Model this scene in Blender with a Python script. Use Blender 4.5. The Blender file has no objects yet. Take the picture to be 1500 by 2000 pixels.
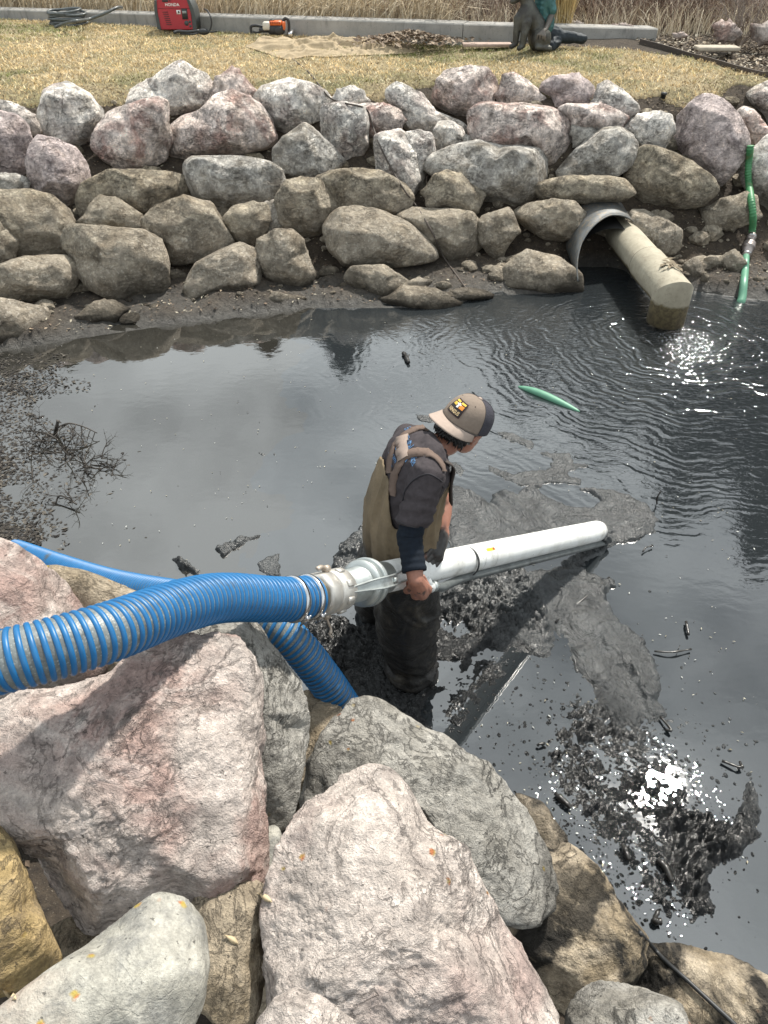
import bpy, math, random
import numpy as np
from mathutils import Vector, Matrix
from mathutils.bvhtree import BVHTree

S = bpy.context.scene
COL = S.collection
R_ = math.radians
rng = np.random.default_rng(11)
random.seed(11)

# ------------------------------------------------------------------ camera
CAM = np.array([0.0, 0.0, 2.65])
PITCH = R_(39)
FP = 1483.0
FWD = np.array([0, math.cos(PITCH), -math.sin(PITCH)])
UPV = np.array([0, math.sin(PITCH), math.cos(PITCH)])
RGT = np.array([1.0, 0, 0])
cd = bpy.data.cameras.new('camera'); cam = bpy.data.objects.new('camera', cd); COL.objects.link(cam)
cam.location = CAM; cam.rotation_euler = (R_(90) - PITCH, 0, 0)
cd.sensor_fit = 'VERTICAL'; cd.angle = 2 * math.atan(1000 / FP); cd.clip_end = 600; cd.clip_start = 0.05
S.camera = cam

# ------------------------------------------------------------------ world and sun
SUN = np.array([0.364, .548, .912]); SUN /= np.linalg.norm(SUN)
W = bpy.data.worlds.new('World'); S.world = W; W.use_nodes = True
nt = W.node_tree; nt.nodes.clear()
def wn(t, **k):
    n = nt.nodes.new(t)
    for a, b in k.items(): setattr(n, a, b)
    return n
sky = wn('ShaderNodeTexSky', sky_type='NISHITA'); sky.sun_disc = False
sky.sun_elevation = math.asin(SUN[2]); sky.sun_rotation = math.atan2(SUN[0], SUN[1])
tc = wn('ShaderNodeTexCoord')
mp = wn('ShaderNodeMapping'); mp.inputs['Scale'].default_value = (1, 1, 1.6); mp.inputs['Location'].default_value = (3.1, 1.7, .4)
nz = wn('ShaderNodeTexNoise'); nz.inputs['Scale'].default_value = 2.3; nz.inputs['Detail'].default_value = 7; nz.inputs['Roughness'].default_value = .52; nz.inputs['Distortion'].default_value = .35
rp = wn('ShaderNodeValToRGB')
rp.color_ramp.elements[0].position = .36; rp.color_ramp.elements[0].color = (2.3, 2.6, 2.9, 1)
rp.color_ramp.elements[1].position = .62; rp.color_ramp.elements[1].color = (12.6, 13.4, 13.6, 1)
nz2 = wn('ShaderNodeTexNoise'); nz2.inputs['Scale'].default_value = 1.3; nz2.inputs['Detail'].default_value = 4
rp2 = wn('ShaderNodeValToRGB'); rp2.color_ramp.elements[0].position = .3; rp2.color_ramp.elements[0].color = (.70, .70, .70, 1); rp2.color_ramp.elements[1].position = .5; rp2.color_ramp.elements[1].color = (.97, .97, .97, 1)
mx = wn('ShaderNodeMix', data_type='RGBA')
bg = wn('ShaderNodeBackground'); bg.inputs['Strength'].default_value = .1
ow = wn('ShaderNodeOutputWorld')
L = nt.links.new
L(tc.outputs['Generated'], mp.inputs[0]); L(mp.outputs[0], nz.inputs['Vector']); L(nz.outputs['Fac'], rp.inputs[0])
L(mp.outputs[0], nz2.inputs['Vector']); L(nz2.outputs['Fac'], rp2.inputs[0]); L(rp2.outputs[0], mx.inputs['Factor'])
L(sky.outputs[0], mx.inputs['A']); L(rp.outputs[0], mx.inputs['B']); L(mx.outputs['Result'], bg.inputs[0]); L(bg.outputs[0], ow.inputs[0])
sd = bpy.data.lights.new('sun', 'SUN'); sd.energy = 4.7; sd.angle = R_(2.6); sd.color = (1, .95, .865)
so = bpy.data.objects.new('sun', sd); COL.objects.link(so)
so.rotation_euler = Vector(SUN).to_track_quat('Z', 'Y').to_euler(); so.location = (4, 6, 12)
S.view_settings.view_transform = 'Standard'; S.view_settings.look = 'None'
S.view_settings.exposure = 0.56; S.view_settings.gamma = 1; S.view_settings.use_curve_mapping = False
S.render.engine = 'CYCLES'
S.cycles.max_bounces = 6

# ------------------------------------------------------------------ rays of sight -> places
def ray(px, py):
    return RGT * ((px - 750) / FP) + UPV * ((1000 - py) / FP) + FWD
def atz(px, py, z=0.0):
    d = ray(px, py); return CAM + d * ((z - CAM[2]) / d[2])
def aty(px, py, y):
    d = ray(px, py); return CAM + d * (y / d[1])
def atZ(px, py, Z):
    return CAM + ray(px, py) * Z
def hit(px, py, hf, t0=1.0, t1=40.0):
    d = ray(px, py); ts = np.linspace(t0, t1, 2500)
    P = CAM + d * ts[:, None]
    below = P[:, 2] < hf(P[:, 0], P[:, 1])
    i = int(np.argmax(below)) if below.any() else len(ts) - 1
    return P[i]

# ------------------------------------------------------------------ noise
def _h(ix, iy, iz, seed):
    h = (ix * 374761393 + iy * 668265263 + iz * 1274126177 + seed * 974711) & 0xffffffff
    h = ((h ^ (h >> 13)) * 1274126177) & 0xffffffff
    h = ((h ^ (h >> 15)) * 2246822519) & 0xffffffff
    return ((h ^ (h >> 16)) & 0xffffff) / float(0xffffff) * 2 - 1
def vnoise(p, seed=0):
    p = np.asarray(p, float); i = np.floor(p).astype(np.int64); f = p - i; u = f * f * f * (f * (f * 6 - 15) + 10)
    x, y, z = i[:, 0], i[:, 1], i[:, 2]; a, b, c = u[:, 0], u[:, 1], u[:, 2]
    r = 0
    for dx in (0, 1):
        wx = a if dx else 1 - a
        for dy in (0, 1):
            wy = b if dy else 1 - b
            for dz in (0, 1):
                wz = c if dz else 1 - c
                r = r + _h(x + dx, y + dy, z + dz, seed) * wx * wy * wz
    return r
def fbm(p, octv=4, seed=0, gain=.5, lac=2.03):
    p = np.asarray(p, float); r = 0; a = 1; t = 0
    for k in range(octv):
        r = r + a * vnoise(p, seed + k * 17); t += a; a *= gain; p = p * lac + 3.7
    return r / t
def ridged(p, octv=4, seed=0, gain=.5):
    p = np.asarray(p, float); r = 0; a = 1; t = 0
    for k in range(octv):
        r = r + a * (1 - 2 * np.abs(vnoise(p, seed + k * 31))); t += a; a *= gain; p = p * 2.1 + 1.3
    return r / t
def sstep(a, b, x):
    t = np.clip((x - a) / (b - a), 0, 1); return t * t * (3 - 2 * t)
def nrm(v):
    v = np.asarray(v, float); return v / (np.linalg.norm(v) + 1e-12)
def xyz(x, y, z=0.0):
    x = np.asarray(x, float); y = np.asarray(y, float); return np.stack([x, y, np.zeros_like(x) + z], -1)

# ------------------------------------------------------------------ mesh helpers
def make_mesh(name, V, faces, smooth=True):
    me = bpy.data.meshes.new(name)
    V = np.asarray(V, np.float32)
    fl = [np.asarray(f, np.int32) for f in (faces if isinstance(faces, (list, tuple)) else [faces]) if len(f)]
    me.vertices.add(len(V)); me.vertices.foreach_set('co', V.ravel())
    nl = sum(f.size for f in fl); npoly = sum(len(f) for f in fl)
    me.loops.add(nl); me.polygons.add(npoly)
    me.loops.foreach_set('vertex_index', np.concatenate([f.ravel() for f in fl]))
    tot = np.concatenate([np.full(len(f), f.shape[1], np.int32) for f in fl])
    st = np.concatenate([[0], np.cumsum(tot)[:-1]]).astype(np.int32)
    me.polygons.foreach_set('loop_start', st)
    me.polygons.foreach_set('use_smooth', np.full(npoly, bool(smooth)))
    me.update(calc_edges=True); me.validate()
    return me
def link(name, me, mat=None, parent=None, loc=None):
    o = bpy.data.objects.new(name, me); COL.objects.link(o)
    if mat is not None and me is not None and not me.materials: me.materials.append(mat)
    if parent is not None:
        o.parent = parent; o.location = -Vector(parent.location) if loc is None else loc
    elif loc is not None: o.location = loc
    return o
def tag(o, label=None, cat=None, group=None, kind=None):
    if label: o['label'] = label
    if cat: o['category'] = cat
    if group: o['group'] = group
    if kind: o['kind'] = kind
    return o
def thing(name, label, cat, loc, group=None):
    o = bpy.data.objects.new(name, None); COL.objects.link(o); o.location = Vector([float(c) for c in loc]); o.empty_display_size = .1
    return tag(o, label, cat, group)

class MB:
    """collects shapes given in world coordinates"""
    def __init__(s): s.V = []; s.Q = []; s.T = []; s.n = 0; s.C = []
    def add(s, V, Q=None, T=None, col=None):
        V = np.asarray(V, float).reshape(-1, 3); s.V.append(V)
        if Q is not None and len(Q): s.Q.append(np.asarray(Q).reshape(-1, 4) + s.n)
        if T is not None and len(T): s.T.append(np.asarray(T).reshape(-1, 3) + s.n)
        if col is not None:
            col = np.asarray(col, float); s.C.append(np.broadcast_to(col, (len(V), 3)))
        s.n += len(V); return s
    def arr(s):
        return np.concatenate(s.V), [np.concatenate(a) for a in (s.Q, s.T) if a]
    def tube(s, P, r, n=10, cap=True, flat=1.0, upv=None):
        P = np.asarray(P, float); m = len(P); r = np.broadcast_to(np.asarray(r, float), (m,))
        T = np.gradient(P, axis=0); T /= np.linalg.norm(T, axis=1)[:, None] + 1e-12
        u = np.array(upv if upv is not None else ([0, 0, 1.0] if abs(T[0][2]) < .9 else [1.0, 0, 0])); rings = []
        a = np.linspace(0, 2 * math.pi, n, endpoint=False)
        for i in range(m):
            u = nrm(u - T[i] * (u @ T[i])); w = np.cross(T[i], u)
            rings.append(P[i] + r[i] * (np.cos(a)[:, None] * u * flat + np.sin(a)[:, None] * w))
        V = np.concatenate(rings); k = np.arange(n); kn = (k + 1) % n
        Q = np.concatenate([np.stack([i * n + k, i * n + kn, (i + 1) * n + kn, (i + 1) * n + k], 1) for i in range(m - 1)])
        Tt = []
        if cap:
            c0 = len(V); V = np.concatenate([V, [P[0]], [P[-1]]])
            Tt = np.concatenate([np.stack([kn, k, np.full(n, c0)], 1), np.stack([(m - 1) * n + k, (m - 1) * n + kn, np.full(n, c0 + 1)], 1)])
        return s.add(V, Q, Tt)
    def capsule(s, P, r, n=12):
        """chain with round ends"""
        P = np.asarray(P, float); r = np.broadcast_to(np.asarray(r, float), (len(P),)).copy()
        t0 = nrm(P[0] - P[1]); t1 = nrm(P[-1] - P[-2]); A = []; ra = []
        for f in (1.0, .92, .7, .38):
            A.append(P[0] + t0 * r[0] * f); ra.append(r[0] * math.sqrt(max(1 - f * f, .0)) + 1e-4)
        B = []; rb = []
        for f in (.38, .7, .92, 1.0):
            B.append(P[-1] + t1 * r[-1] * f); rb.append(r[-1] * math.sqrt(max(1 - f * f, 0)) + 1e-4)
        return s.tube(np.array(A + list(P) + B), np.array(ra + list(r) + rb), n)
    def ell(s, c, ax, rad, lv=3):
        d, T = ico(lv); ax = np.asarray(ax, float)
        return s.add(np.asarray(c) + (d * np.asarray(rad)) @ ax, None, T)
    def box(s, c, size, ax=None, bev=.0):
        ax = np.eye(3) if ax is None else np.asarray(ax, float); hx = np.asarray(size, float) / 2; b = min(bev, hx.min() * .9)
        V = []
        for sx in (-1, 1):
            for sy in (-1, 1):
                for sz in (-1, 1):
                    q = np.array([sx, sy, sz])
                    for k in range(3):
                        v = q * hx; v = v - q * b; v[k] += q[k] * b; V.append(v)
        V = np.array(V)
        if b <= 0:
            V = V[::3]; Q = [(0, 1, 3, 2), (4, 6, 7, 5), (0, 4, 5, 1), (2, 3, 7, 6), (0, 2, 6, 4), (1, 5, 7, 3)]
            return s.add(np.asarray(c) + V @ ax, Q)
        def id(sx, sy, sz, k): return ((sx * 2 + sy) * 2 + sz) * 3 + k
        Q = []; T = []
        for k in range(3):
            o = [i for i in range(3) if i != k]
            for e in (0, 1):
                q = []
                for (a, bb) in ((0, 0), (1, 0), (1, 1), (0, 1)):
                    c3 = [0, 0, 0]; c3[k] = e; c3[o[0]] = a; c3[o[1]] = bb; q.append(id(*c3, k))
                Q.append(q)
            for (a, bb) in ((0, 0), (1, 0), (1, 1), (0, 1)):
                c0 = [0, 0, 0]; c0[k] = 0; c0[o[0]] = a; c0[o[1]] = bb; c1 = list(c0); c1[k] = 1
                Q.append([id(*c0, o[0]), id(*c1, o[0]), id(*c1, o[1]), id(*c0, o[1])])
        for sx in (0, 1):
            for sy in (0, 1):
                for sz in (0, 1): T.append([id(sx, sy, sz, k) for k in range(3)])
        return s.add(np.asarray(c) + V @ ax, Q, T)
    def grid(s, V, nu, nv, wrap=False):
        """V is (nu, nv, 3); wrap closes v"""
        V = np.asarray(V).reshape(nu * nv, 3); i = np.arange(nu - 1)[:, None]; j = np.arange(nv if wrap else nv - 1)[None, :]
        jn = (j + 1) % nv
        Q = np.stack([i * nv + j, i * nv + jn, (i + 1) * nv + jn, (i + 1) * nv + j], -1).reshape(-1, 4)
        return s.add(V, Q)
    def build(s, name, mat, parent=None, smooth=True, fix=True):
        V, F = s.arr(); 
        me = make_mesh(name, V, F, smooth)
        if s.C and len(s.C) == len(s.V):
            at = me.color_attributes.new('col', 'FLOAT_COLOR', 'POINT'); C = np.concatenate(s.C)
            at.data.foreach_set('color', np.concatenate([C, np.ones((len(C), 1))], 1).astype(np.float32).ravel())
        if fix and len(V) < 60000:
            import bmesh
            bm = bmesh.new(); bm.from_mesh(me); bmesh.ops.recalc_face_normals(bm, faces=bm.faces); bm.to_mesh(me); bm.free()
        if parent is None:
            lo = V.mean(0); lo[2] = V[:, 2].min(); me.transform(Matrix.Translation(-Vector(lo))); return link(name, me, mat, None, Vector(lo))
        return link(name, me, mat, parent)

_ico = {}
def ico(lv):
    if lv not in _ico:
        import bmesh
        bm = bmesh.new(); bmesh.ops.create_icosphere(bm, subdivisions=lv, radius=1)
        V = np.array([v.co[:] for v in bm.verts]); F = np.array([[v.index for v in f.verts] for f in bm.faces]); bm.free()
        _ico[lv] = (V / np.linalg.norm(V, axis=1)[:, None], F)
    return _ico[lv]
def curve(P, n=40):
    """Catmull-Rom through P"""
    P = np.asarray(P, float); Q = np.concatenate([[2 * P[0] - P[1]], P, [2 * P[-1] - P[-2]]]); m = len(P) - 1; out = []
    for t in np.linspace(0, m - 1e-9, n):
        i = int(t); f = t - i; a, b, c, d = Q[i], Q[i + 1], Q[i + 2], Q[i + 3]
        out.append(.5 * ((2 * b) + (-a + c) * f + (2 * a - 5 * b + 4 * c - d) * f * f + (-a + 3 * b - 3 * c + d) * f ** 3))
    return np.array(out)
def resample(P, step):
    P = np.asarray(P); s = np.concatenate([[0], np.cumsum(np.linalg.norm(np.diff(P, axis=0), axis=1))]); n = max(2, int(s[-1] / step))
    t = np.linspace(0, s[-1], n); return np.stack([np.interp(t, s, P[:, k]) for k in range(3)], 1)

# ------------------------------------------------------------------ materials
class NT:
    def __init__(s, name):
        s.m = bpy.data.materials.new(name); s.m.use_nodes = True; s.t = s.m.node_tree; s.t.nodes.clear()
        s.out = s.t.nodes.new('ShaderNodeOutputMaterial'); s.p = s.t.nodes.new('ShaderNodeBsdfPrincipled'); s.t.links.new(s.p.outputs[0], s.out.inputs[0])
    def n(s, ty, ins=None, **k):
        nd = s.t.nodes.new(ty)
        for a, b in k.items(): setattr(nd, a, b)
        for a, b in (ins or {}).items(): s.set(nd.inputs[a], b)
        return nd
    def set(s, sock, v):
        if isinstance(v, bpy.types.NodeSocket): s.t.links.new(v, sock)
        elif isinstance(v, (tuple, list)) and len(v) == 3 and sock.type == 'RGBA': sock.default_value = (*v, 1)
        else: sock.default_value = v
    def P(s, **k):
        for a, b in k.items(): s.set(s.p.inputs[a.replace('_', ' ')], b)
        return s
    def obj(s): return s.n('ShaderNodeTexCoord').outputs['Object']
    def pos(s): return s.n('ShaderNodeNewGeometry').outputs['Position']
    def rnd(s): return s.n('ShaderNodeObjectInfo').outputs['Random']
    def noise(s, v, sc=5, det=5, ro=.55, dis=0.0):
        return s.n('ShaderNodeTexNoise', {'Vector': v, 'Scale': sc, 'Detail': det, 'Roughness': ro, 'Distortion': dis}).outputs['Fac']
    def vor(s, v, sc=5, feature='F1', rnd=1.0):
        return s.n('ShaderNodeTexVoronoi', {'Vector': v, 'Scale': sc, 'Randomness': rnd}, feature=feature).outputs['Distance']
    def ramp(s, f, a, b, c0=(0, 0, 0), c1=(1, 1, 1)):
        r = s.n('ShaderNodeValToRGB', {'Fac': f}); e = r.color_ramp.elements
        if a > b: a, b, c0, c1 = b, a, c1, c0
        e[0].position = a; e[0].color = (*c0, 1); e[1].position = b; e[1].color = (*c1, 1); return r.outputs[0]
    def mix(s, f, a, b, mode='MIX'):
        m = s.n('ShaderNodeMix', data_type='RGBA', blend_type=mode); s.set(m.inputs['Factor'], f); s.set(m.inputs['A'], a); s.set(m.inputs['B'], b); return m.outputs['Result']
    def math(s, op, a, b=0.0, c=0.0, clamp=False):
        m = s.n('ShaderNodeMath', operation=op, use_clamp=clamp); s.set(m.inputs[0], a); s.set(m.inputs[1], b); s.set(m.inputs[2], c); return m.outputs[0]
    def vadd(s, a, b):
        m = s.n('ShaderNodeVectorMath', operation='ADD'); s.set(m.inputs[0], a); s.set(m.inputs[1], b); return m.outputs[0]
    def vmul(s, a, b):
        m = s.n('ShaderNodeVectorMath', operation='MULTIPLY'); s.set(m.inputs[0], a); s.set(m.inputs[1], b); return m.outputs[0]
    def sep(s, v): return s.n('ShaderNodeSeparateXYZ', {0: v}).outputs
    def bump(s, h, strength=.5, dist=.01, nrm=None):
        b = s.n('ShaderNodeBump', {'Height': h, 'Strength': strength, 'Distance': dist})
        if nrm is not None: s.set(b.inputs['Normal'], nrm)
        s.set(s.p.inputs['Normal'], b.outputs[0]); return b.outputs[0]

def rock_mat(name, base, alt, dark, lichen=0.0, vein=.5, silt=False, smooth=False, alt_amt=.5):
    t = NT(name); o = t.vadd(t.obj(), t.vmul(t.n('ShaderNodeCombineXYZ', {0: t.rnd(), 1: t.rnd(), 2: t.rnd()}).outputs[0], (37.0, 91.0, 53.0)))
    n1 = t.noise(o, 3.2, 3, .5, .6); n2 = t.noise(o, 9, 9, .62, .3); n3 = t.noise(o, 42, 6, .65); n4 = t.noise(o, 190, 4, .7)
    c = t.mix(t.ramp(n1, .5 - .12 * alt_amt, .72 - .2 * alt_amt), base, alt)
    c = t.mix(t.ramp(t.noise(o, 6, 8, .66, 1.2), .46, .66), c, tuple(min(1, b * 1.28 + .04) for b in base))
    c = t.mix(t.math('MULTIPLY', t.ramp(n2, .52, .68), .6), c, dark)
    # thin cracks and veins
    st = t.vmul(o, (1.0, .45, 1.6)); wv = t.vadd(st, t.vmul(t.n('ShaderNodeTexNoise', {'Vector': o, 'Scale': 7.0, 'Detail': 5.0}).outputs['Color'], (.22, .22, .22)))
    ve = t.vor(wv, 6.5, 'DISTANCE_TO_EDGE'); vf = t.vor(wv, 19, 'DISTANCE_TO_EDGE')
    cr = t.math('MULTIPLY', t.ramp(ve, .022, .0), t.ramp(n1, .42, .6)); cf = t.math('MULTIPLY', t.ramp(vf, .05, .0), t.ramp(n2, .52, .42))
    c = t.mix(t.math('MULTIPLY', cr, .22 * vein), c, tuple(d * .45 for d in dark))
    c = t.mix(t.math('MULTIPLY', cf, .10 * vein), c, tuple(d * .6 for d in dark))
    c = t.mix(t.math('MULTIPLY', t.ramp(t.noise(o, 24, 8, .72, .8), .53, .64), .38), c, dark)
    c = t.mix(.7, c, t.mix(1.0, c, t.ramp(n3, .3, .7, (.55, .55, .55), (1.35, 1.33, 1.3)), 'MULTIPLY'))
    c = t.mix(.5, c, t.mix(1.0, c, t.ramp(n4, .3, .7, (.6, .6, .6), (1.35, 1.35, 1.35)), 'MULTIPLY'))
    if silt:
        cr_ = t.ramp(t.noise(t.vadd(o, (3.0, 5.0, 1.0)), 9, 10, .78, .7), .455, .545); c = t.mix(.55, c, t.mix(1.0, c, t.mix(cr_, (.66, .645, .63), (1.55, 1.52, 1.46)), 'MULTIPLY'))
    # wandering cracks and stained fracture lines
    wl = t.vadd(t.vmul(o, (1.0, .55, 1.7)), t.vmul(t.n('ShaderNodeTexNoise', {'Vector': o, 'Scale': 3.0, 'Detail': 3.0}).outputs['Color'], (.3, .3, .3)))
    l1 = t.math('ABSOLUTE', t.math('SUBTRACT', t.noise(wl, 5.0, 8, .60), .5)); l2 = t.math('ABSOLUTE', t.math('SUBTRACT', t.noise(t.vadd(wl, (9.0, 3.0, 1.0)), 12, 7, .62), .5))
    g1 = t.math('MULTIPLY', t.ramp(l1, .014, .002), t.ramp(t.noise(o, 2.6, 2), .46, .56)); g2 = t.math('MULTIPLY', t.ramp(l2, .020, .003), t.ramp(t.noise(t.vadd(o, (2.0, 8.0, 4.0)), 4, 2), .44, .56))
    c = t.mix(t.math('MULTIPLY', g1, .65 * vein), c, tuple(d * .4 for d in dark)); c = t.mix(t.math('MULTIPLY', g2, .6 * vein), c, tuple(d * .55 for d in dark))
    # black specks
    c = t.mix(t.math('MULTIPLY', t.ramp(t.noise(o, 75, 3, .6), .66, .7), .7), c, (.03, .028, .026))
    if lichen:
        lv = t.vor(o, 16); lm = t.math('MULTIPLY', t.ramp(t.math('ADD', lv, t.math('MULTIPLY', n3, .35)), .33, .26), t.ramp(t.noise(o, 3.5, 2), .60 - lichen * .1, .66 - lichen * .1))
        c = t.mix(t.math('MULTIPLY', lm, .9), c, t.mix(t.ramp(t.noise(o, 30, 2), .45, .55), (.42, .13, .03), (.36, .27, .05)))
    pz = t.sep(t.pos())[2]
    if silt:
        sm = t.math('ADD', pz, t.math('MULTIPLY', t.math('SUBTRACT', t.noise(t.pos(), 2.2, 6, .6), .5), .42))
        silt_c = t.mix(t.ramp(n2, .35, .65), (.41, .355, .285), (.225, .195, .155))
        silt_c = t.mix(t.ramp(n3, .52, .7), silt_c, (.58, .53, .45))
        c = t.mix(t.math('MULTIPLY', t.ramp(sm, .80, .40), t.math('ADD', .55, t.math('MULTIPLY', t.rnd(), .4))), c, silt_c)
        c = t.mix(t.math('MULTIPLY', t.ramp(t.noise(t.vadd(o, (6.0, 2.0, 9.0)), 5.5, 7, .7, .5), .52, .60), .5), c, t.mix(1.0, c, (1.6, 1.56, 1.5), 'MULTIPLY'))
        c = t.mix(t.math('MULTIPLY', t.ramp(t.noise(o, 4.5, 6, .68, .5), .50, .62), .6), c, t.mix(1.0, c, (.55, .51, .46), 'MULTIPLY'))
        c = t.mix(t.ramp(sm, .20, .02), c, (.05, .042, .032))
    else:
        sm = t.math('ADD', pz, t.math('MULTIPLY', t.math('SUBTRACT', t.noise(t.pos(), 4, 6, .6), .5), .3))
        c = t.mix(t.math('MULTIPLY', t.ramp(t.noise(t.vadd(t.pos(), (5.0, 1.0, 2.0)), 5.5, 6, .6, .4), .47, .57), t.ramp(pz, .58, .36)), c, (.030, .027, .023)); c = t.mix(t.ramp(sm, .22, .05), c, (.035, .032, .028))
    t.P(Base_Color=c, Roughness=.86 if not smooth else .7, IOR=1.45)
    t.p.inputs['Specular IOR Level'].default_value = .3
    k = .25 if smooth else 1.0
    wo = t.vadd(t.vmul(o, (1.0, .7, 1.5)), t.vmul(t.n('ShaderNodeTexNoise', {'Vector': o, 'Scale': 5.0, 'Detail': 6.0}).outputs['Color'], (.12, .12, .12)))
    ta = t.noise(wo, 7, 2, .5); tb = t.noise(t.vadd(wo, (4.0, 2.0, 7.0)), 21, 2, .5)
    sa = t.math('SNAP', ta, .055); sb = t.math('SNAP', tb, .075)                      # broken ledges
    h = t.math('ADD', t.math('MULTIPLY', sa, 1.5 * k), t.math('MULTIPLY', sb, .45 * k)); h = t.math('ADD', h, t.math('MULTIPLY', n2, .75 * k)); h = t.math('ADD', h, t.math('MULTIPLY', n3, .34 * (.4 if smooth else 1)))
    h = t.math('ADD', h, t.math('MULTIPLY', n4, .16)); h = t.math('ADD', h, t.math('MULTIPLY', t.ramp(ve, .0, .02), .04))
    h = t.math('SUBTRACT', h, t.math('ADD', t.math('MULTIPLY', g1, .22 * k), t.math('MULTIPLY', g2, .12 * k)))
    if silt: h = t.math('ADD', h, t.math('MULTIPLY', t.math('SNAP', t.noise(wo, 4.2, 3, .6), .07), 2.2))
    t.bump(h, 1.0, .060 if silt else .05 if not smooth else .02)
    return t.m
def ridge(t, v, sc):
    return t.ramp(t.math('ABSOLUTE', t.math('SUBTRACT', t.noise(v, sc, 5, .55, .8), .5)), .0, .12)

def plain(name, col, rough=.5, metal=0.0, var=.25, sc=30, bump=.0, coat=0.0, spec=.5, dirt=None, dsc=8, dth=.55):
    t = NT(name); o = t.obj(); n = t.noise(o, sc, 6, .6)
    c = t.mix(t.ramp(n, .3, .7), tuple(x * (1 - var) for x in col), tuple(min(1, x * (1 + var * .6)) for x in col))
    if dirt is not None:
        c = t.mix(t.ramp(t.noise(o, dsc, 7, .65), dth, dth + .14), c, dirt)
    t.P(Base_Color=c, Roughness=t.math('ADD', rough - .06, t.math('MULTIPLY', n, .12)), Metallic=metal); t.p.inputs['Coat Weight'].default_value = coat; t.p.inputs['Specular IOR Level'].default_value = spec
    if bump: t.bump(n, bump, .004)
    return t.m
def attr_mat(name, rough=.7, mul=(1, 1, 1), spec=.3, trans=0.0):
    t = NT(name); a = t.n('ShaderNodeAttribute', attribute_name='col').outputs['Color']
    c = t.mix(1.0, a, mul, 'MULTIPLY'); t.P(Base_Color=c, Roughness=rough); t.p.inputs['Specular IOR Level'].default_value = spec
    return t.m
# ------------------------------------------------------------------ ground form
SH = np.array([atz(*p)[:2] for p in [(-500, 760), (-200, 720), (0, 688), (150, 662), (300, 640), (450, 622), (600, 602), (750, 602), (880, 600), (940, 577), (1100, 573), (1180, 570), (1350, 568), (1500, 588), (1700, 600), (2000, 640)]])
ED = np.array([atz(*p)[:2] for p in [(-500, 215, 1.2), (-200, 205, 1.2), (0, 200, 1.2), (200, 185, 1.2), (400, 172, 1.2), (700, 182, 1.2), (850, 165, 1.2), (1100, 188, 1.2), (1230, 205, 1.15), (1330, 215, 1.1), (1430, 190, 1.12), (1600, 180, 1.15), (2000, 180, 1.2)]])
NS = np.array([atz(*p)[:2] for p in [(-700, 1000), (-200, 1060), (0, 1120), (250, 1215), (450, 1290), (560, 1340), (690, 1395), (860, 1470), (1010, 1580), (1100, 1680), (1260, 1840), (1500, 1915), (1800, 1990)]])
def far_s(x): return np.interp(x, SH[:, 0], SH[:, 1])
def far_e(x): return np.interp(x, ED[:, 0], ED[:, 1])
NSo = NS[np.argsort(NS[:, 0])]
def near_s(x): return np.interp(x, NSo[:, 0], NSo[:, 1])
def slope_h(x, y):
    """ideal face of the far bank and the lawn behind it"""
    s, e = far_s(x), far_e(x); u = (y - s) / (e - s)
    h = np.interp(u, [-1, 0, .08, .22, 1.0, 1.12, 2.5], [-.35, 0, .07, .2, 1.17, 1.23, 1.33])
    return np.where(y > e + 8, 1.33, h)
def ground_h(x, y):
    x = np.asarray(x, float); y = np.asarray(y, float); s, e = far_s(x), far_e(x); u = (y - s) / (e - s)
    h = np.interp(u, [-1, -.05, 0, .08, .3, .9, 1.0, 1.12, 2.5, 30], [-.35, -.06, 0.0, .07, .12, .86, 1.12, 1.22, 1.33, 1.36])
    h = h - .30 * np.exp(-((x - 1.93) / .30) ** 4 - ((y - 6.45) / .50) ** 4)
    h = h + np.where((u > 0.02) & (u < 1.15), .045 * (1 + 1.1 * (u < .22)) * fbm(xyz(x * 3, y * 3), 4, 5) + .02 * fbm(xyz(x * 14, y * 14), 3, 9), 0)
    h = h + np.where(u >= 1.15, .012 * fbm(xyz(x * 1.2, y * 1.2), 3, 15), 0)
    n = near_s(x) - y
    hn = np.interp(n, [-.6, -.05, 0, .25, .9, 1.6, 4], [-.4, -.10, -.06, .0, .28, .55, .95]) + .03 * fbm(xyz(x * 4, y * 4), 3, 25)
    return np.where(n > -.6, np.where(u < -.3, np.maximum(hn, h), np.maximum(h, hn)), h)

# graded grid: fine near, coarse to the horizon
gx = np.concatenate([-np.geomspace(220, 6.2, 26), np.linspace(-6, 6, 300), np.geomspace(6.2, 220, 26)])
gy = np.concatenate([-np.geomspace(60, 2.1, 12), np.linspace(-2, 13, 360), np.geomspace(13.3, 300, 34)])
GX, GY = np.meshgrid(gx, gy, indexing='ij'); GZ = ground_h(GX.ravel(), GY.ravel()).reshape(GX.shape)
t = NT('soil'); p = t.pos(); n1 = t.noise(p, 3, 6, .6); n2 = t.noise(p, 25, 8, .7); n3 = t.noise(p, 110, 4, .7)
c = t.mix(t.ramp(n1, .35, .65), (.055, .040, .027), (.105, .08, .055)); c = t.mix(t.ramp(n2, .4, .7), c, (.03, .022, .016)); c = t.mix(t.ramp(n3, .62, .7), c, (.3, .26, .2))
pz = t.sep(p)[2]; wet = t.ramp(t.math('ADD', pz, t.math('MULTIPLY', n1, .06)), .15, .05)
c = t.mix(t.math('MULTIPLY', wet, .8), c, t.mix(t.ramp(n2, .4, .6), (.10, .098, .09), (.05, .048, .044)))
t.P(Base_Color=c, Roughness=t.mix(wet, (.95, .95, .95), (.5, .5, .5)))
t.bump(t.math('ADD', n2, t.math('MULTIPLY', n3, .5)), .9, .05); M_SOIL = t.m
mb = MB().grid(np.stack([GX, GY, GZ], -1), len(gx), len(gy)); V, Fc = mb.arr()
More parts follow.
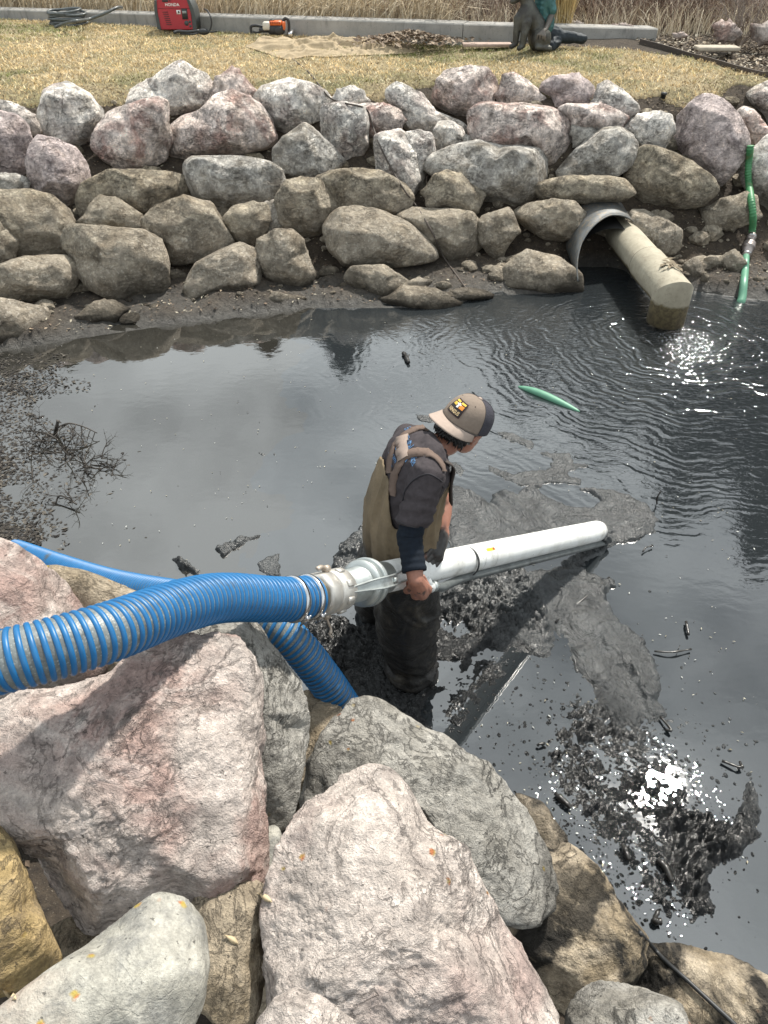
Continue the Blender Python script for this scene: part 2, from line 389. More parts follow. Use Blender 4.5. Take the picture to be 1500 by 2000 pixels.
me = make_mesh('ground', V, [Fc[0][:, ::-1]]); g = link('ground', me, M_SOIL); tag(g, kind='structure')

# lawn turf sheet
WALL_A, WALL_B = atz(-20, 40, 1.33), atz(905, 81, 1.33); wd = nrm(WALL_B - WALL_A)
def wall_y(x): return WALL_A[1] + (x - WALL_A[0]) * wd[1] / wd[0]
EDGE = np.array([hit(*q, ground_h, 5, 16) for q in [(1248, 86), (1300, 100), (1360, 118), (1420, 135), (1500, 154), (1580, 172)]])
def lawn_mask(x, y):
    e = far_e(x) + .11 + .20 * fbm(xyz(x * 2, y * 2), 3, 41)
    m = (y > e - .06) & (y < wall_y(x) + .05)
    ex = np.interp(y, EDGE[::-1, 1], EDGE[::-1, 0]); m &= (x < ex)
    rr = np.interp(y, [7.0, 7.6, 8.3, 9.3, 10.5], [3.0, 3.3, 3.9, 4.6, 9.0]); m &= x < rr + .1 * fbm(xyz(x * 3, y * 3), 2, 77)
    return m
lx = np.linspace(-7.5, 6, 340); ly = np.linspace(7.0, 13.4, 200); LX, LY = np.meshgrid(lx, ly, indexing='ij')
LZ = ground_h(LX.ravel(), LY.ravel()).reshape(LX.shape) + .010 + .01 * fbm(xyz(LX.ravel() * 9, LY.ravel() * 9), 3, 61).reshape(LX.shape)
lm = lawn_mask(LX.ravel(), LY.ravel()).reshape(LX.shape); LZ = np.where(lm, LZ, LZ - .06)
i = np.arange(len(lx) - 1)[:, None]; j = np.arange(len(ly) - 1)[None]; nv = len(ly)
Q = np.stack([i * nv + j, (i + 1) * nv + j, (i + 1) * nv + j + 1, i * nv + j + 1], -1).reshape(-1, 4)
keep = lm.ravel()[Q].any(1); 
t = NT('turf'); p = t.pos(); n1 = t.noise(p, 1.3, 5, .6, .5); n2 = t.noise(p, 30, 8, .75)
c = t.mix(t.ramp(n1, .42, .62), (.52, .42, .25), (.27, .26, .12)); c = t.mix(t.ramp(n2, .35, .65), tuple([.10, .075, .04]), c)
t.P(Base_Color=c, Roughness=.95); t.bump(n2, 1, .04)
me = make_mesh('lawn', np.stack([LX, LY, LZ], -1).reshape(-1, 3), [Q[keep]]); tag(link('lawn', me, t.m), kind='structure')

# grass blades (nobody could count them)
def blades(n, P, hgt, wid, lean, col, seed=3, seg=2):
    r = np.random.default_rng(seed); a = r.uniform(0, 2 * math.pi, n); h = hgt * r.uniform(.55, 1.3, n); w = wid * r.uniform(.7, 1.3, n)
    la = r.uniform(0, 2 * math.pi, n); le = lean * r.uniform(.2, 1.2, n) * h
    side = np.stack([np.cos(a), np.sin(a), 0 * a], 1) * w[:, None] * .5; ld = np.stack([np.cos(la), np.sin(la), 0 * la], 1)
    z = np.array([0, 0, 1.0]); mid = P + ld * (le * .35)[:, None] + z * (h * .6)[:, None]; tip = P + ld * le[:, None] + z * (h * .92)[:, None]
    V = np.stack([P - side, P + side, mid - side * .7, mid + side * .7, tip], 1).reshape(-1, 3); b = np.arange(n)[:, None] * 5
    return V, b + np.array([[0, 1, 3, 2]]), b + np.array([[2, 3, 4]]), np.repeat(col, 5, 0)
N = 150000; r = np.random.default_rng(5); X = r.uniform(-7.2, 6, N); Y = r.uniform(7.1, 13.2, N)
k = lawn_mask(X, Y) & (np.abs(X) < Y * .62 + .6); X, Y = X[k], Y[k]; n = len(X)
Z = ground_h(X, Y) + .008
gn = fbm(xyz(X * .9, Y * 1.4), 4, 91) + .35 * fbm(xyz(X * 6, Y * 6), 2, 92); ed = sstep(.8, 0, Y - far_e(X))
mot = fbm(xyz(X * 16, Y * 16), 3, 95); gr = sstep(-.02, .4, gn + .22 * sstep(1.2, 0, wall_y(X) - Y) - .1); tan_ = np.array([.80, .60, .32]); grn = np.array([.20, .225, .065]); br = np.array([.22, .15, .075])
col = tan_ * (1 - gr)[:, None] + grn * gr[:, None]; q = r.uniform(0, 1, n)[:, None]; col = np.where(q < .12 + .3 * ed[:, None], br, col); col = np.where(q > .86, np.array([.85, .75, .52]), col); col = col * (r.uniform(.6, 1.2, n) * (1 + .7 * mot))[:, None]
V, Qb, Tb, C = blades(n, xyz(X, Y, 0) + np.stack([0 * Z, 0 * Z, Z], 1), .027, .0062, 1.7, col)
M_BLADE = attr_mat('grass_blade', .8)
mb = MB(); mb.add(V, Qb, Tb, C); tag(mb.build('grass', M_BLADE, None, False, False), 'short dry tan and green grass of the lawn', 'grass', kind='stuff')

# ------------------------------------------------------------------ water
OUT = atz(1335, 668)                                       # where the outfall pours in
t = NT('pond_water'); p = t.pos()
d = t.n('ShaderNodeVectorMath', operation='DISTANCE'); t.set(d.inputs[0], t.vadd(p, t.vmul(t.n('ShaderNodeTexNoise', {'Vector': p, 'Scale': 2.2, 'Detail': 3.0}).outputs['Color'], (.55, .55, 0)))); t.set(d.inputs[1], Vector(OUT) + Vector((.27, .27, 0))); r_ = d.outputs['Value']
ring = t.math('SINE', t.math('MULTIPLY', r_, 84.0)); fall = t.ramp(r_, .0, 1.0)
falloff = t.math('POWER', t.math('MAXIMUM', t.math('SUBTRACT', 1.0, t.math('MULTIPLY', r_, .30)), 0.0), 1.9)
# ripples break up into short crests
brk = t.ramp(t.noise(t.vmul(p, (1.0, 2.2, 1.0)), 6, 4, .6), .40, .58)
ring = t.math('ADD', t.math('MULTIPLY', ring, .6), t.math('MULTIPLY', t.math('SINE', t.math('MULTIPLY', r_, 47.0)), .5))
h1 = t.math('MULTIPLY', t.math('MULTIPLY', ring, falloff), t.math('ADD', t.math('MULTIPLY', brk, .8), .2))
ch = t.math('MULTIPLY', t.noise(t.vmul(p, (1, 1.7, 1)), 24, 3, .55, .6), t.math('MULTIPLY', falloff, 1.4))
boil = t.math('MULTIPLY', t.noise(p, 60, 4, .6), t.ramp(r_, .34, .10))
calm = t.math('MULTIPLY', t.noise(t.vmul(p, (1, 1.5, 1)), 9, 3, .5), .12)
h = t.math('ADD', t.math('ADD', h1, t.math('MULTIPLY', ch, .9)), t.math('ADD', t.math('MULTIPLY', boil, 2.4), calm))
fx = t.n('ShaderNodeVectorMath', operation='DISTANCE'); t.set(fx.inputs[0], t.vadd(p, t.vmul(t.n('ShaderNodeTexNoise', {'Vector': p, 'Scale': 3.0, 'Detail': 4.0}).outputs['Color'], (.5, .5, 0)))); t.set(fx.inputs[1], Vector(atz(1235, 1590)) + Vector((.25, .25, 0)))
spk = t.math('MULTIPLY', t.math('MULTIPLY', t.ramp(t.vor(t.vadd(p, t.vmul(t.n('ShaderNodeTexNoise', {'Vector': p, 'Scale': 20.0}).outputs['Color'], (.04, .04, 0))), 64), .33, .08), t.ramp(t.noise(p, 9, 4, .6), .42, .60)), t.ramp(fx.outputs['Value'], .40, .16)); h = t.math('ADD', h, t.math('MULTIPLY', spk, 1.0))
t.bump(h, 1.0, .0036)
n1 = t.noise(p, 1.1, 4, .55, .6); sx = t.sep(p)
c = t.mix(t.ramp(n1, .35, .65), (.011, .013, .011), (.022, .026, .024))
c = t.mix(t.ramp(sx[1], 2.6, 1.2), c, (.018, .021, .023))
# thin silt sheen on the calm side
c = t.mix(t.math('MULTIPLY', t.ramp(t.noise(p, 3.5, 6, .65, 1.0), .55, .75), .35), c, (.030, .034, .034))
c = t.mix(t.math('MULTIPLY', t.ramp(r_, .30, .08), t.ramp(t.noise(t.vmul(p, (1, 1, 1)), 48, 5, .7), .52, .62)), c, (.30, .32, .32))
c = t.mix(t.ramp(t.math('ADD', sx[0], t.math('MULTIPLY', n1, 1.2)), -1.9, -3.2), c, (.022, .021, .018))
t.P(Base_Color=c, Roughness=t.mix(t.ramp(t.noise(p, 2.0, 5, .6), .4, .7), (.015, .015, .015), (.05, .05, .05)), IOR=2.15)
M_WATER = t.m
mb = MB(); mb.add([(-40, -1, 0), (40, -1, 0), (40, 14, 0), (-40, 14, 0)], [(0, 1, 2, 3)]); tag(mb.build('pond_water', M_WATER, None, False, False), kind='structure')

# ------------------------------------------------------------------ floating and settled black mud
def sdist(P, poly):
    """signed distance (inside positive) of points to polygon"""
    x, y = P[:, 0], P[:, 1]; dmin = np.full(len(P), 1e9); ins = np.zeros(len(P), bool); n = len(poly)
    for i in range(n):
        a, b = poly[i], poly[(i + 1) % n]; ab = b - a; ap = P - a; tt = np.clip((ap @ ab) / (ab @ ab + 1e-12), 0, 1)
        dmin = np.minimum(dmin, np.hypot(*(ap - tt[:, None] * ab).T))
        cnd = ((a[1] > y) != (b[1] > y)) & (x < (b[0] - a[0]) * (y - a[1]) / (b[1] - a[1] + 1e-12) + a[0]); ins ^= cnd
    return np.where(ins, dmin, -dmin)
def W2(pts): return np.array([atz(*q)[:2] for q in pts])
HOLES = [W2([(1052, 955), (1075, 947), (1105, 946), (1135, 958), (1168, 970), (1178, 982), (1150, 991), (1110, 988), (1078, 975)]),
         W2([(862, 1200), (905, 1212), (922, 1238), (885, 1246), (850, 1225)]), W2([(842, 1292), (905, 1288), (880, 1330), (842, 1345)]),
         W2([(985, 1325), (1060, 1298), (1082, 1345), (1035, 1430), (1000, 1510), (955, 1480), (950, 1400)]),
         W2([(905, 1115), (960, 1105), (955, 1130), (905, 1140)])]
ZONES = [  # outline, edge softness, height, chunk amplitude, chunk frequency, smooth amplitude
    (W2([(866, 943), (925, 955), (955, 975), (958, 953), (1010, 962), (1040, 945), (1140, 950), (1200, 948), (1240, 962), (1272, 990), (1297, 1015), (1292, 1045), (1200, 1055), (1175, 1085), (1100, 1075), (1000, 1105), (870, 1110), (862, 1000)]), .05, .010, .008, 16, .010),
    (W2([(962, 842), (1000, 840), (1050, 860), (1058, 878), (1120, 880), (1130, 898), (1172, 905), (1160, 917), (1118, 925), (1142, 935), (1140, 952), (1060, 946), (1010, 950), (985, 940), (950, 920), (948, 905), (975, 912), (1000, 922), (1060, 915), (1070, 900), (1040, 885), (1000, 868)]), .035, .007, .007, 20, .003),
    (W2([(864, 893), (900, 898), (918, 920), (900, 932), (866, 925)]), .04, .008, .006, 20, .003),
    (W2([(805, 806), (850, 812), (856, 822), (830, 826), (812, 818)]), .03, .004, .006, 20, .003),
    (W2([(960, 1135), (1010, 1118), (1060, 1108), (1130, 1098), (1160, 1118), (1205, 1130), (1212, 1150), (1190, 1165), (1222, 1210), (1262, 1240), (1287, 1290), (1312, 1340), (1290, 1385), (1220, 1390), (1150, 1350), (1110, 1300), (1080, 1240), (1000, 1190)]), .06, .010, .006, 14, .032),
    (W2([(600, 1165), (700, 1215), (760, 1200), (860, 1150), (930, 1110), (1020, 1100), (1060, 1150), (1090, 1240), (1085, 1290), (1040, 1285), (960, 1280), (930, 1300), (900, 1330), (860, 1370), (840, 1400), (880, 1470), (740, 1400), (660, 1370), (600, 1300), (570, 1230)]), .07, .010, .046, 26, .006),
    (W2([(960, 1190), (1060, 1190), (1090, 1250), (1050, 1275), (960, 1250), (920, 1215)]), .05, .012, .046, 28, .0),
    (W2([(628, 1130), (655, 1060), (690, 1030), (725, 1015), (740, 1100), (720, 1150), (650, 1165)]), .04, .006, .042, 30, .003),
    (W2([(1200, 960), (1290, 1000), (1297, 1050), (1200, 1075), (1130, 1110), (1080, 1105), (1150, 1060)]), .05, .006, .016, 26, .002),
    (W2([(1080, 1290), (1150, 1350), (1300, 1375), (1400, 1378), (1404, 1418), (1372, 1450), (1385, 1500), (1400, 1570), (1410, 1780), (1404, 1835), (1330, 1842), (1200, 1740), (1120, 1630), (1060, 1545), (1000, 1480), (1060, 1420), (1090, 1350)]), .12, -.0150, .034, 34, .006),
    (W2([(1265, 1555), (1330, 1570), (1390, 1590), (1425, 1600), (1440, 1520), (1470, 1508), (1499, 1560), (1492, 1640), (1440, 1685), (1392, 1700), (1396, 1740), (1412, 1795), (1350, 1795), (1310, 1720), (1290, 1650)]), .05, .016, .050, 24, .003),
    (W2([(940, 1270), (1030, 1270), (1000, 1340), (930, 1420), (900, 1490), (840, 1440), (850, 1350)]), .07, -.006, .034, 30, .004),
    (W2([(1120, 1290), (1300, 1350), (1310, 1400), (1240, 1440), (1150, 1400)]), .10, .004, .014, 14, .026),
    (W2([(318, 1090), (350, 1085), (402, 1112), (392, 1132), (350, 1118)]), .03, .004, .036, 30, .0),
    (W2([(488, 1102), (545, 1078), (556, 1130), (520, 1125)]), .03, .006, .012, 20, .004),
    (W2([(425, 1075), (470, 1046), (532, 1038), (505, 1056), (455, 1075), (430, 1105)]), .02, .004, .016, 24, .0),
    (W2([(505, 885), (540, 884), (540, 890), (510, 891)]), .01, .004, .010, 24, .0),
]
step = .0072; xs = np.arange(-1.35, 2.35, step); ys = np.arange(.8, 4.35, step)
X, Y = np.meshgrid(xs, ys, indexing='ij'); x, y = X.ravel(), Y.ravel(); P2 = np.stack([x, y], 1)
wob = .035 * fbm(xyz(x * 7, y * 7), 4, 3) + .018 * fbm(xyz(x * 30, y * 30), 3, 8)
hz = np.full(len(x), -.05)
hole = np.full(len(x), -1.0)
for H in HOLES:
    sel = (x > H[:, 0].min() - .2) & (x < H[:, 0].max() + .2) & (y > H[:, 1].min() - .2) & (y < H[:, 1].max() + .2)
    hole[sel] = np.maximum(hole[sel], sdist(P2[sel], H) + wob[sel] * .6)
for (poly, soft, base, ca, cf, sa) in ZONES:
    sel = (x > poly[:, 0].min() - .15) & (x < poly[:, 0].max() + .15) & (y > poly[:, 1].min() - .15) & (y < poly[:, 1].max() + .15)
    q = P2[sel]; s_ = sdist(q, poly) + wob[sel]
    m = sstep(-soft * .3, soft, s_); xq, yq = q[:, 0], q[:, 1]
    wp = xyz(xq * cf + 2 * fbm(xyz(xq * 5, yq * 5), 2, 71), yq * cf * 1.1)
    chunk = np.maximum(0, fbm(wp, 5, 13, .66) + .16) * 1.5 + .7 * np.maximum(0, ridged(wp * 1.5, 4, 23, .6)) + .5 * np.maximum(0, vnoise(wp * 2.6, 51))
    patch = .35 + .65 * sstep(-.25, .3, fbm(xyz(xq * 3.5, yq * 3.5), 3, 33))
    wq = .5 * fbm(xyz(xq * 2.5, yq * 2.5), 3, 57); fold = ridged(xyz(xq * 2.6 + yq * 1.2 + wq, yq * 1.8 + wq, 3), 3, 55) + .55 * ridged(xyz(xq * 9 + yq * 3 + 4 * wq, yq * 5 + 3 * wq, 7), 4, 58, .6)
    hh = base + ca * (1.0 if ca > .02 else 1) * chunk * patch + sa * fold + .0025 * fbm(xyz(xq * 60, yq * 60), 2, 99)
    hh = -.03 + (hh + .03) * m
    hz[sel] = np.maximum(hz[sel], hh)
# ripple of the draped silt and the furrows in the smooth mat
hz = np.where(hole > -.02, hz - .05 * sstep(-.02, .03, hole), hz)
for fur in ([(958, 955), (985, 985), (1015, 1015), (1045, 1035)], [(935, 960), (960, 985), (1000, 1020), (1030, 1040)]):
    F2 = W2(fur); dd = np.full(len(x), 9.0)
    for a, b in zip(F2[:-1], F2[1:]):
        ab = b - a; ap = P2 - a; tt = np.clip((ap @ ab) / (ab @ ab), 0, 1); dd = np.minimum(dd, np.hypot(*(ap - tt[:, None] * ab).T))
    hz = hz + np.where(dd < .12, -.016 * np.exp(-(dd / .022) ** 2) + .014 * np.exp(-((dd - .05) / .022) ** 2), 0)
n0, n1_ = len(xs), len(ys); i = np.arange(n0 - 1)[:, None]; j = np.arange(n1_ - 1)[None]
Q = np.stack([i * n1_ + j, (i + 1) * n1_ + j, (i + 1) * n1_ + j + 1, i * n1_ + j + 1], -1).reshape(-1, 4)
keep = (hz[Q] > -.004).any(1); Q = Q[keep]; used = np.unique(Q); re = np.full(len(x), -1); re[used] = np.arange(len(used))
t = NT('black_mud'); p = t.pos(); n2 = t.noise(p, 45, 7, .68); n3 = t.noise(p, 160, 4, .6); n1 = t.noise(p, 2.5, 4, .6)
c = t.mix(t.ramp(n2, .35, .7), (.003, .0032, .0034), (.010, .0105, .0105))
sxy = t.sep(p); smm = t.ramp(t.math('DIVIDE', t.math('ADD', sxy[1], t.math('MULTIPLY', t.math('MAXIMUM', t.math('SUBTRACT', sxy[0], .35), 0.0), .9)), 4.0), .56, .67)
c = t.mix(smm, c, t.mix(t.ramp(t.noise(p, 7, 7, .7, .8), .38, .62), t.mix(t.ramp(n2, .35, .65), (.006, .007, .0075), (.016, .018, .019)), t.mix(t.ramp(n3, .35, .65), (.020, .023, .024), (.040, .045, .047))))
t.P(Base_Color=c, Roughness=t.mix(smm, t.ramp(n1, .35, .65, (.17, .17, .17), (.34, .34, .34)), (.36, .36, .36)), IOR=1.65)
sw = t.math('ABSOLUTE', t.math('SUBTRACT', t.noise(t.vmul(p, (1, .6, 1)), 7, 6, .62, 2.2), .5)); sw2 = t.math('ABSOLUTE', t.math('SUBTRACT', t.noise(t.vmul(p, (.6, 1, 1)), 19, 5, .6, 1.5), .5))
hm = t.math('ADD', t.math('ADD', n2, t.math('MULTIPLY', n3, .4)), t.math('ADD', t.math('MULTIPLY', t.ramp(sw, .0, .18), .8), t.math('MULTIPLY', t.ramp(sw2, .0, .25), .15)))
t.bump(hm, 1.0, t.mix(smm, (.016, .016, .016), (.007, .007, .007))); M_MUD = t.m
me = make_mesh('mud', np.stack([x, y, hz], 1)[used], [re[Q]]); tag(link('mud', me, M_MUD), kind='structure')
# ------------------------------------------------------------------ boulders
M_PINK = rock_mat('pink_white_quartzite', (.53, .465, .425), (.44, .315, .28), (.19, .165, .155), .0, .45)
M_PALE = rock_mat('pale_grey_quartzite', (.50, .48, .455), (.42, .36, .34), (.12, .115, .11), .0, .8, alt_amt=.3)
M_PINK_S = rock_mat('bank_pink_quartzite', (.65, .575, .54), (.43, .30, .27), (.10, .09, .085), .0, .8, silt=True)
M_PALE_S = rock_mat('bank_pale_quartzite', (.68, .65, .615), (.47, .41, .385), (.085, .082, .078), .0, .8, silt=True, alt_amt=.3)
M_PURP_S = rock_mat('bank_purple_quartzite', (.50, .43, .425), (.47, .41, .40), (.17, .13, .135), .0, .7, silt=True)
M_GREY_S = rock_mat('bank_grey_limestone', (.44, .425, .40), (.28, .26, .23), (.13, .12, .105), .0, .7, silt=True)
M_TAN_S = rock_mat('bank_silted_limestone', (.30, .265, .205), (.22, .185, .135), (.12, .10, .075), .0, .7, silt=True)
M_GREY = rock_mat('grey_limestone', (.36, .345, .315), (.28, .265, .235), (.11, .105, .095), .35, .9)
M_TAN = rock_mat('tan_sandstone', (.40, .335, .25), (.31, .25, .17), (.13, .11, .085), .2, .7)
M_YEL = rock_mat('ochre_stained_stone', (.42, .31, .15), (.30, .26, .22), (.13, .11, .10), .6, .7)
M_COB = rock_mat('grey_cobble', (.30, .29, .255), (.34, .20, .14), (.14, .145, .15), .7, .25, smooth=True, alt_amt=.25)
M_LICH = rock_mat('pale_lichened_quartzite', (.56, .495, .45), (.44, .34, .31), (.20, .17, .16), .9, .5, alt_amt=.35)

def polar(poly, nb=96):
    c = poly.mean(0); x0, y0 = poly[:, 0], poly[:, 1]; x1, y1 = np.roll(x0, -1), np.roll(y0, -1); cr = x0 * y1 - x1 * y0; A = cr.sum() / 2
    c = np.array([((x0 + x1) * cr).sum(), ((y0 + y1) * cr).sum()]) / (6 * A)
    th = np.linspace(-math.pi, math.pi, nb, endpoint=False); R = np.zeros(nb)
    for k, a in enumerate(th):
        d = np.array([math.cos(a), math.sin(a)]); best = 0
        for i in range(len(poly)):
            p, q = poly[i] - c, poly[(i + 1) % len(poly)] - c; e = q - p; den = d[0] * e[1] - d[1] * e[0]
            if abs(den) < 1e-12: continue
            tt = (p[0] * e[1] - p[1] * e[0]) / den; s_ = (p[0] * d[1] - p[1] * d[0]) / den
            if tt > 0 and -1e-6 <= s_ <= 1 + 1e-6: best = max(best, tt)
        R[k] = best
    R = np.where(R <= 0, R[R > 0].mean(), R)
    return c, th, R
def pinterp(a, th, R): return np.interp(a, np.append(th, math.pi), np.append(R, R[0]))

def boulder(poly_px, mat, label, where=None, zc=None, depth=.85, seed=1, lv=5, rough=1.0, planes=16, sharp=16, name='boulder', push=.0, slab=False, cat='rock', flat=0.0):
    """A boulder standing on the bank: its face towards the pond has the traced outline, it is as deep as it is wide."""
    pp = np.array(poly_px, float); pc, _, _ = polar(pp)
    C = where(pc[0], pc[1]) if where is not None else atz(pc[0], pc[1], zc)
    view = nrm(C - CAM); C = C - view * push
    a = nrm(np.cross(view, [0, 0, 1])); b = np.cross(a, view); c = -view
    pts = []
    for (u, v) in pp:
        d = ray(u, v); tt = ((C - CAM) @ view) / (d @ view); q = CAM + d * tt - C; pts.append((q @ a, q @ b))
    cc, th, R = polar(np.array(pts)); C = C + a * cc[0] + b * cc[1]
    R = (np.roll(R, 1) + 4 * R + np.roll(R, -1)) / 6 * (1.10 if where is not None else 1.04)
    r = np.random.default_rng(seed); d, T = ico(lv)
    n = r.normal(size=(planes, 3)); n /= np.linalg.norm(n, axis=1)[:, None]
    ff = np.array([[r.uniform(-.2, .2), r.uniform(.05, .3), 1], [r.uniform(.5, .9), r.uniform(-.3, .5), .75], [-r.uniform(.5, .9), r.uniform(-.4, .4), .75], [r.uniform(-.3, .3), -r.uniform(.6, 1), .75], [r.uniform(-.3, .3), r.uniform(.9, 1.3), .6]]); ff /= np.linalg.norm(ff, axis=1)[:, None]
    n = np.concatenate([n, ff]); off = np.concatenate([r.uniform(.62, .95, planes), [.58], r.uniform(.50, .74, 4)])
    if slab: n[planes:] = np.array([nrm(v) for v in ([.05, .12, 1], [1, .05, .25], [-.9, .1, .5], [.1, -.9, .55], [-.1, 1, .35])]); off[planes:] = [.52, .80, .86, .84, .86]; off[:planes] = np.maximum(off[:planes], .86)
    dots = d @ n.T; rad = off / np.maximum(dots, 1e-3); rad = np.minimum(rad, 3)
    sh = sharp * 4.2; rs = -np.log(np.exp(-sh * rad).sum(1)) / sh
    if rough > .5:                       # smaller chips knocked off the edges
        m2 = r.normal(size=(20, 3)); m2 /= np.linalg.norm(m2, axis=1)[:, None]
        at = np.minimum(off / np.maximum(m2 @ n.T, 1e-3), 3); at = -np.log(np.exp(-sh * at).sum(1)) / sh
        o2 = at * r.uniform(.89, .99, 20); rad2 = np.minimum(o2 / np.maximum(d @ m2.T, 1e-3), 3)
        rs = -np.log(np.exp(-110 * rad2).sum(1) + np.exp(-110 * rs)) / 110
    P = d * np.clip(rs, .4, 1.2)[:, None]
    P = P * (1 + (.015 if where is not None else .045) * fbm(d * 1.6 + seed * 3.1, 3, seed) * rough)[:, None]
    an = np.arctan2(P[:, 1], P[:, 0]); pr = np.hypot(P[:, 0], P[:, 1])
    bins = ((an + math.pi) / (2 * math.pi) * 96).astype(int) % 96; s_ = np.zeros(96); np.maximum.at(s_, bins, pr); s_ = np.where(s_ <= 0, 1, s_)
    s_ = (np.roll(s_, 1) + 2 * s_ + np.roll(s_, -1)) / 4; th2 = th + math.pi / 96
    k = pinterp(an, th, R) / np.interp(an, np.concatenate([[th2[-1] - 2 * math.pi], th2, [th2[0] + 2 * math.pi]]), np.concatenate([[s_[-1]], s_, [s_[0]]]))
    mr = R.mean(); L3 = np.stack([P[:, 0] * k, P[:, 1] * k, P[:, 2] * mr * depth], 1)
    # real relief: ledges, chips and pits
    sz = mr; q = L3 + seed * 5.3; dn = d / np.linalg.norm(d, axis=1)[:, None]
    led = fbm(q / sz * np.array([1.1, 2.6, 1.6]), 5, seed + 3, .56)
    led = .6 * led + .6 * np.round(led * 4) / 4
    pl = .55 if (where is not None) else 1.0
    rel = pl * sz * rough * (.050 * led + .016 * ridged(q / sz * 2.3, 5, seed + 7, .55) + .012 * fbm(q / sz * 14, 4, seed + 9, .6))
    if lv >= 5 and rough > .5:
        n2_ = fbm(q / sz * np.array([3.2, 6.0, 4.0]) + .4 * fbm(q / sz * 3, 2, 5)[:, None], 4, seed + 21, .5); rel = rel + pl * sz * (.050 * np.round(n2_ * 5) / 5 + .012 * ridged(q / sz * 7, 4, seed + 31)) * sstep(-.35, .2, fbm(q / sz * 1.7, 2, seed + 41))
    L3 = L3 + dn * rel[:, None]
    Wd = L3[:, 0:1] * a + L3[:, 1:2] * b + L3[:, 2:3] * c
    me = make_mesh(name, Wd, [T]); o = link(name, me, mat, None, Vector(C))
    if label: tag(o, label, cat)
    return o
def onbank(px, py):
    return hit(px, py, slope_h, 3.0, 14)

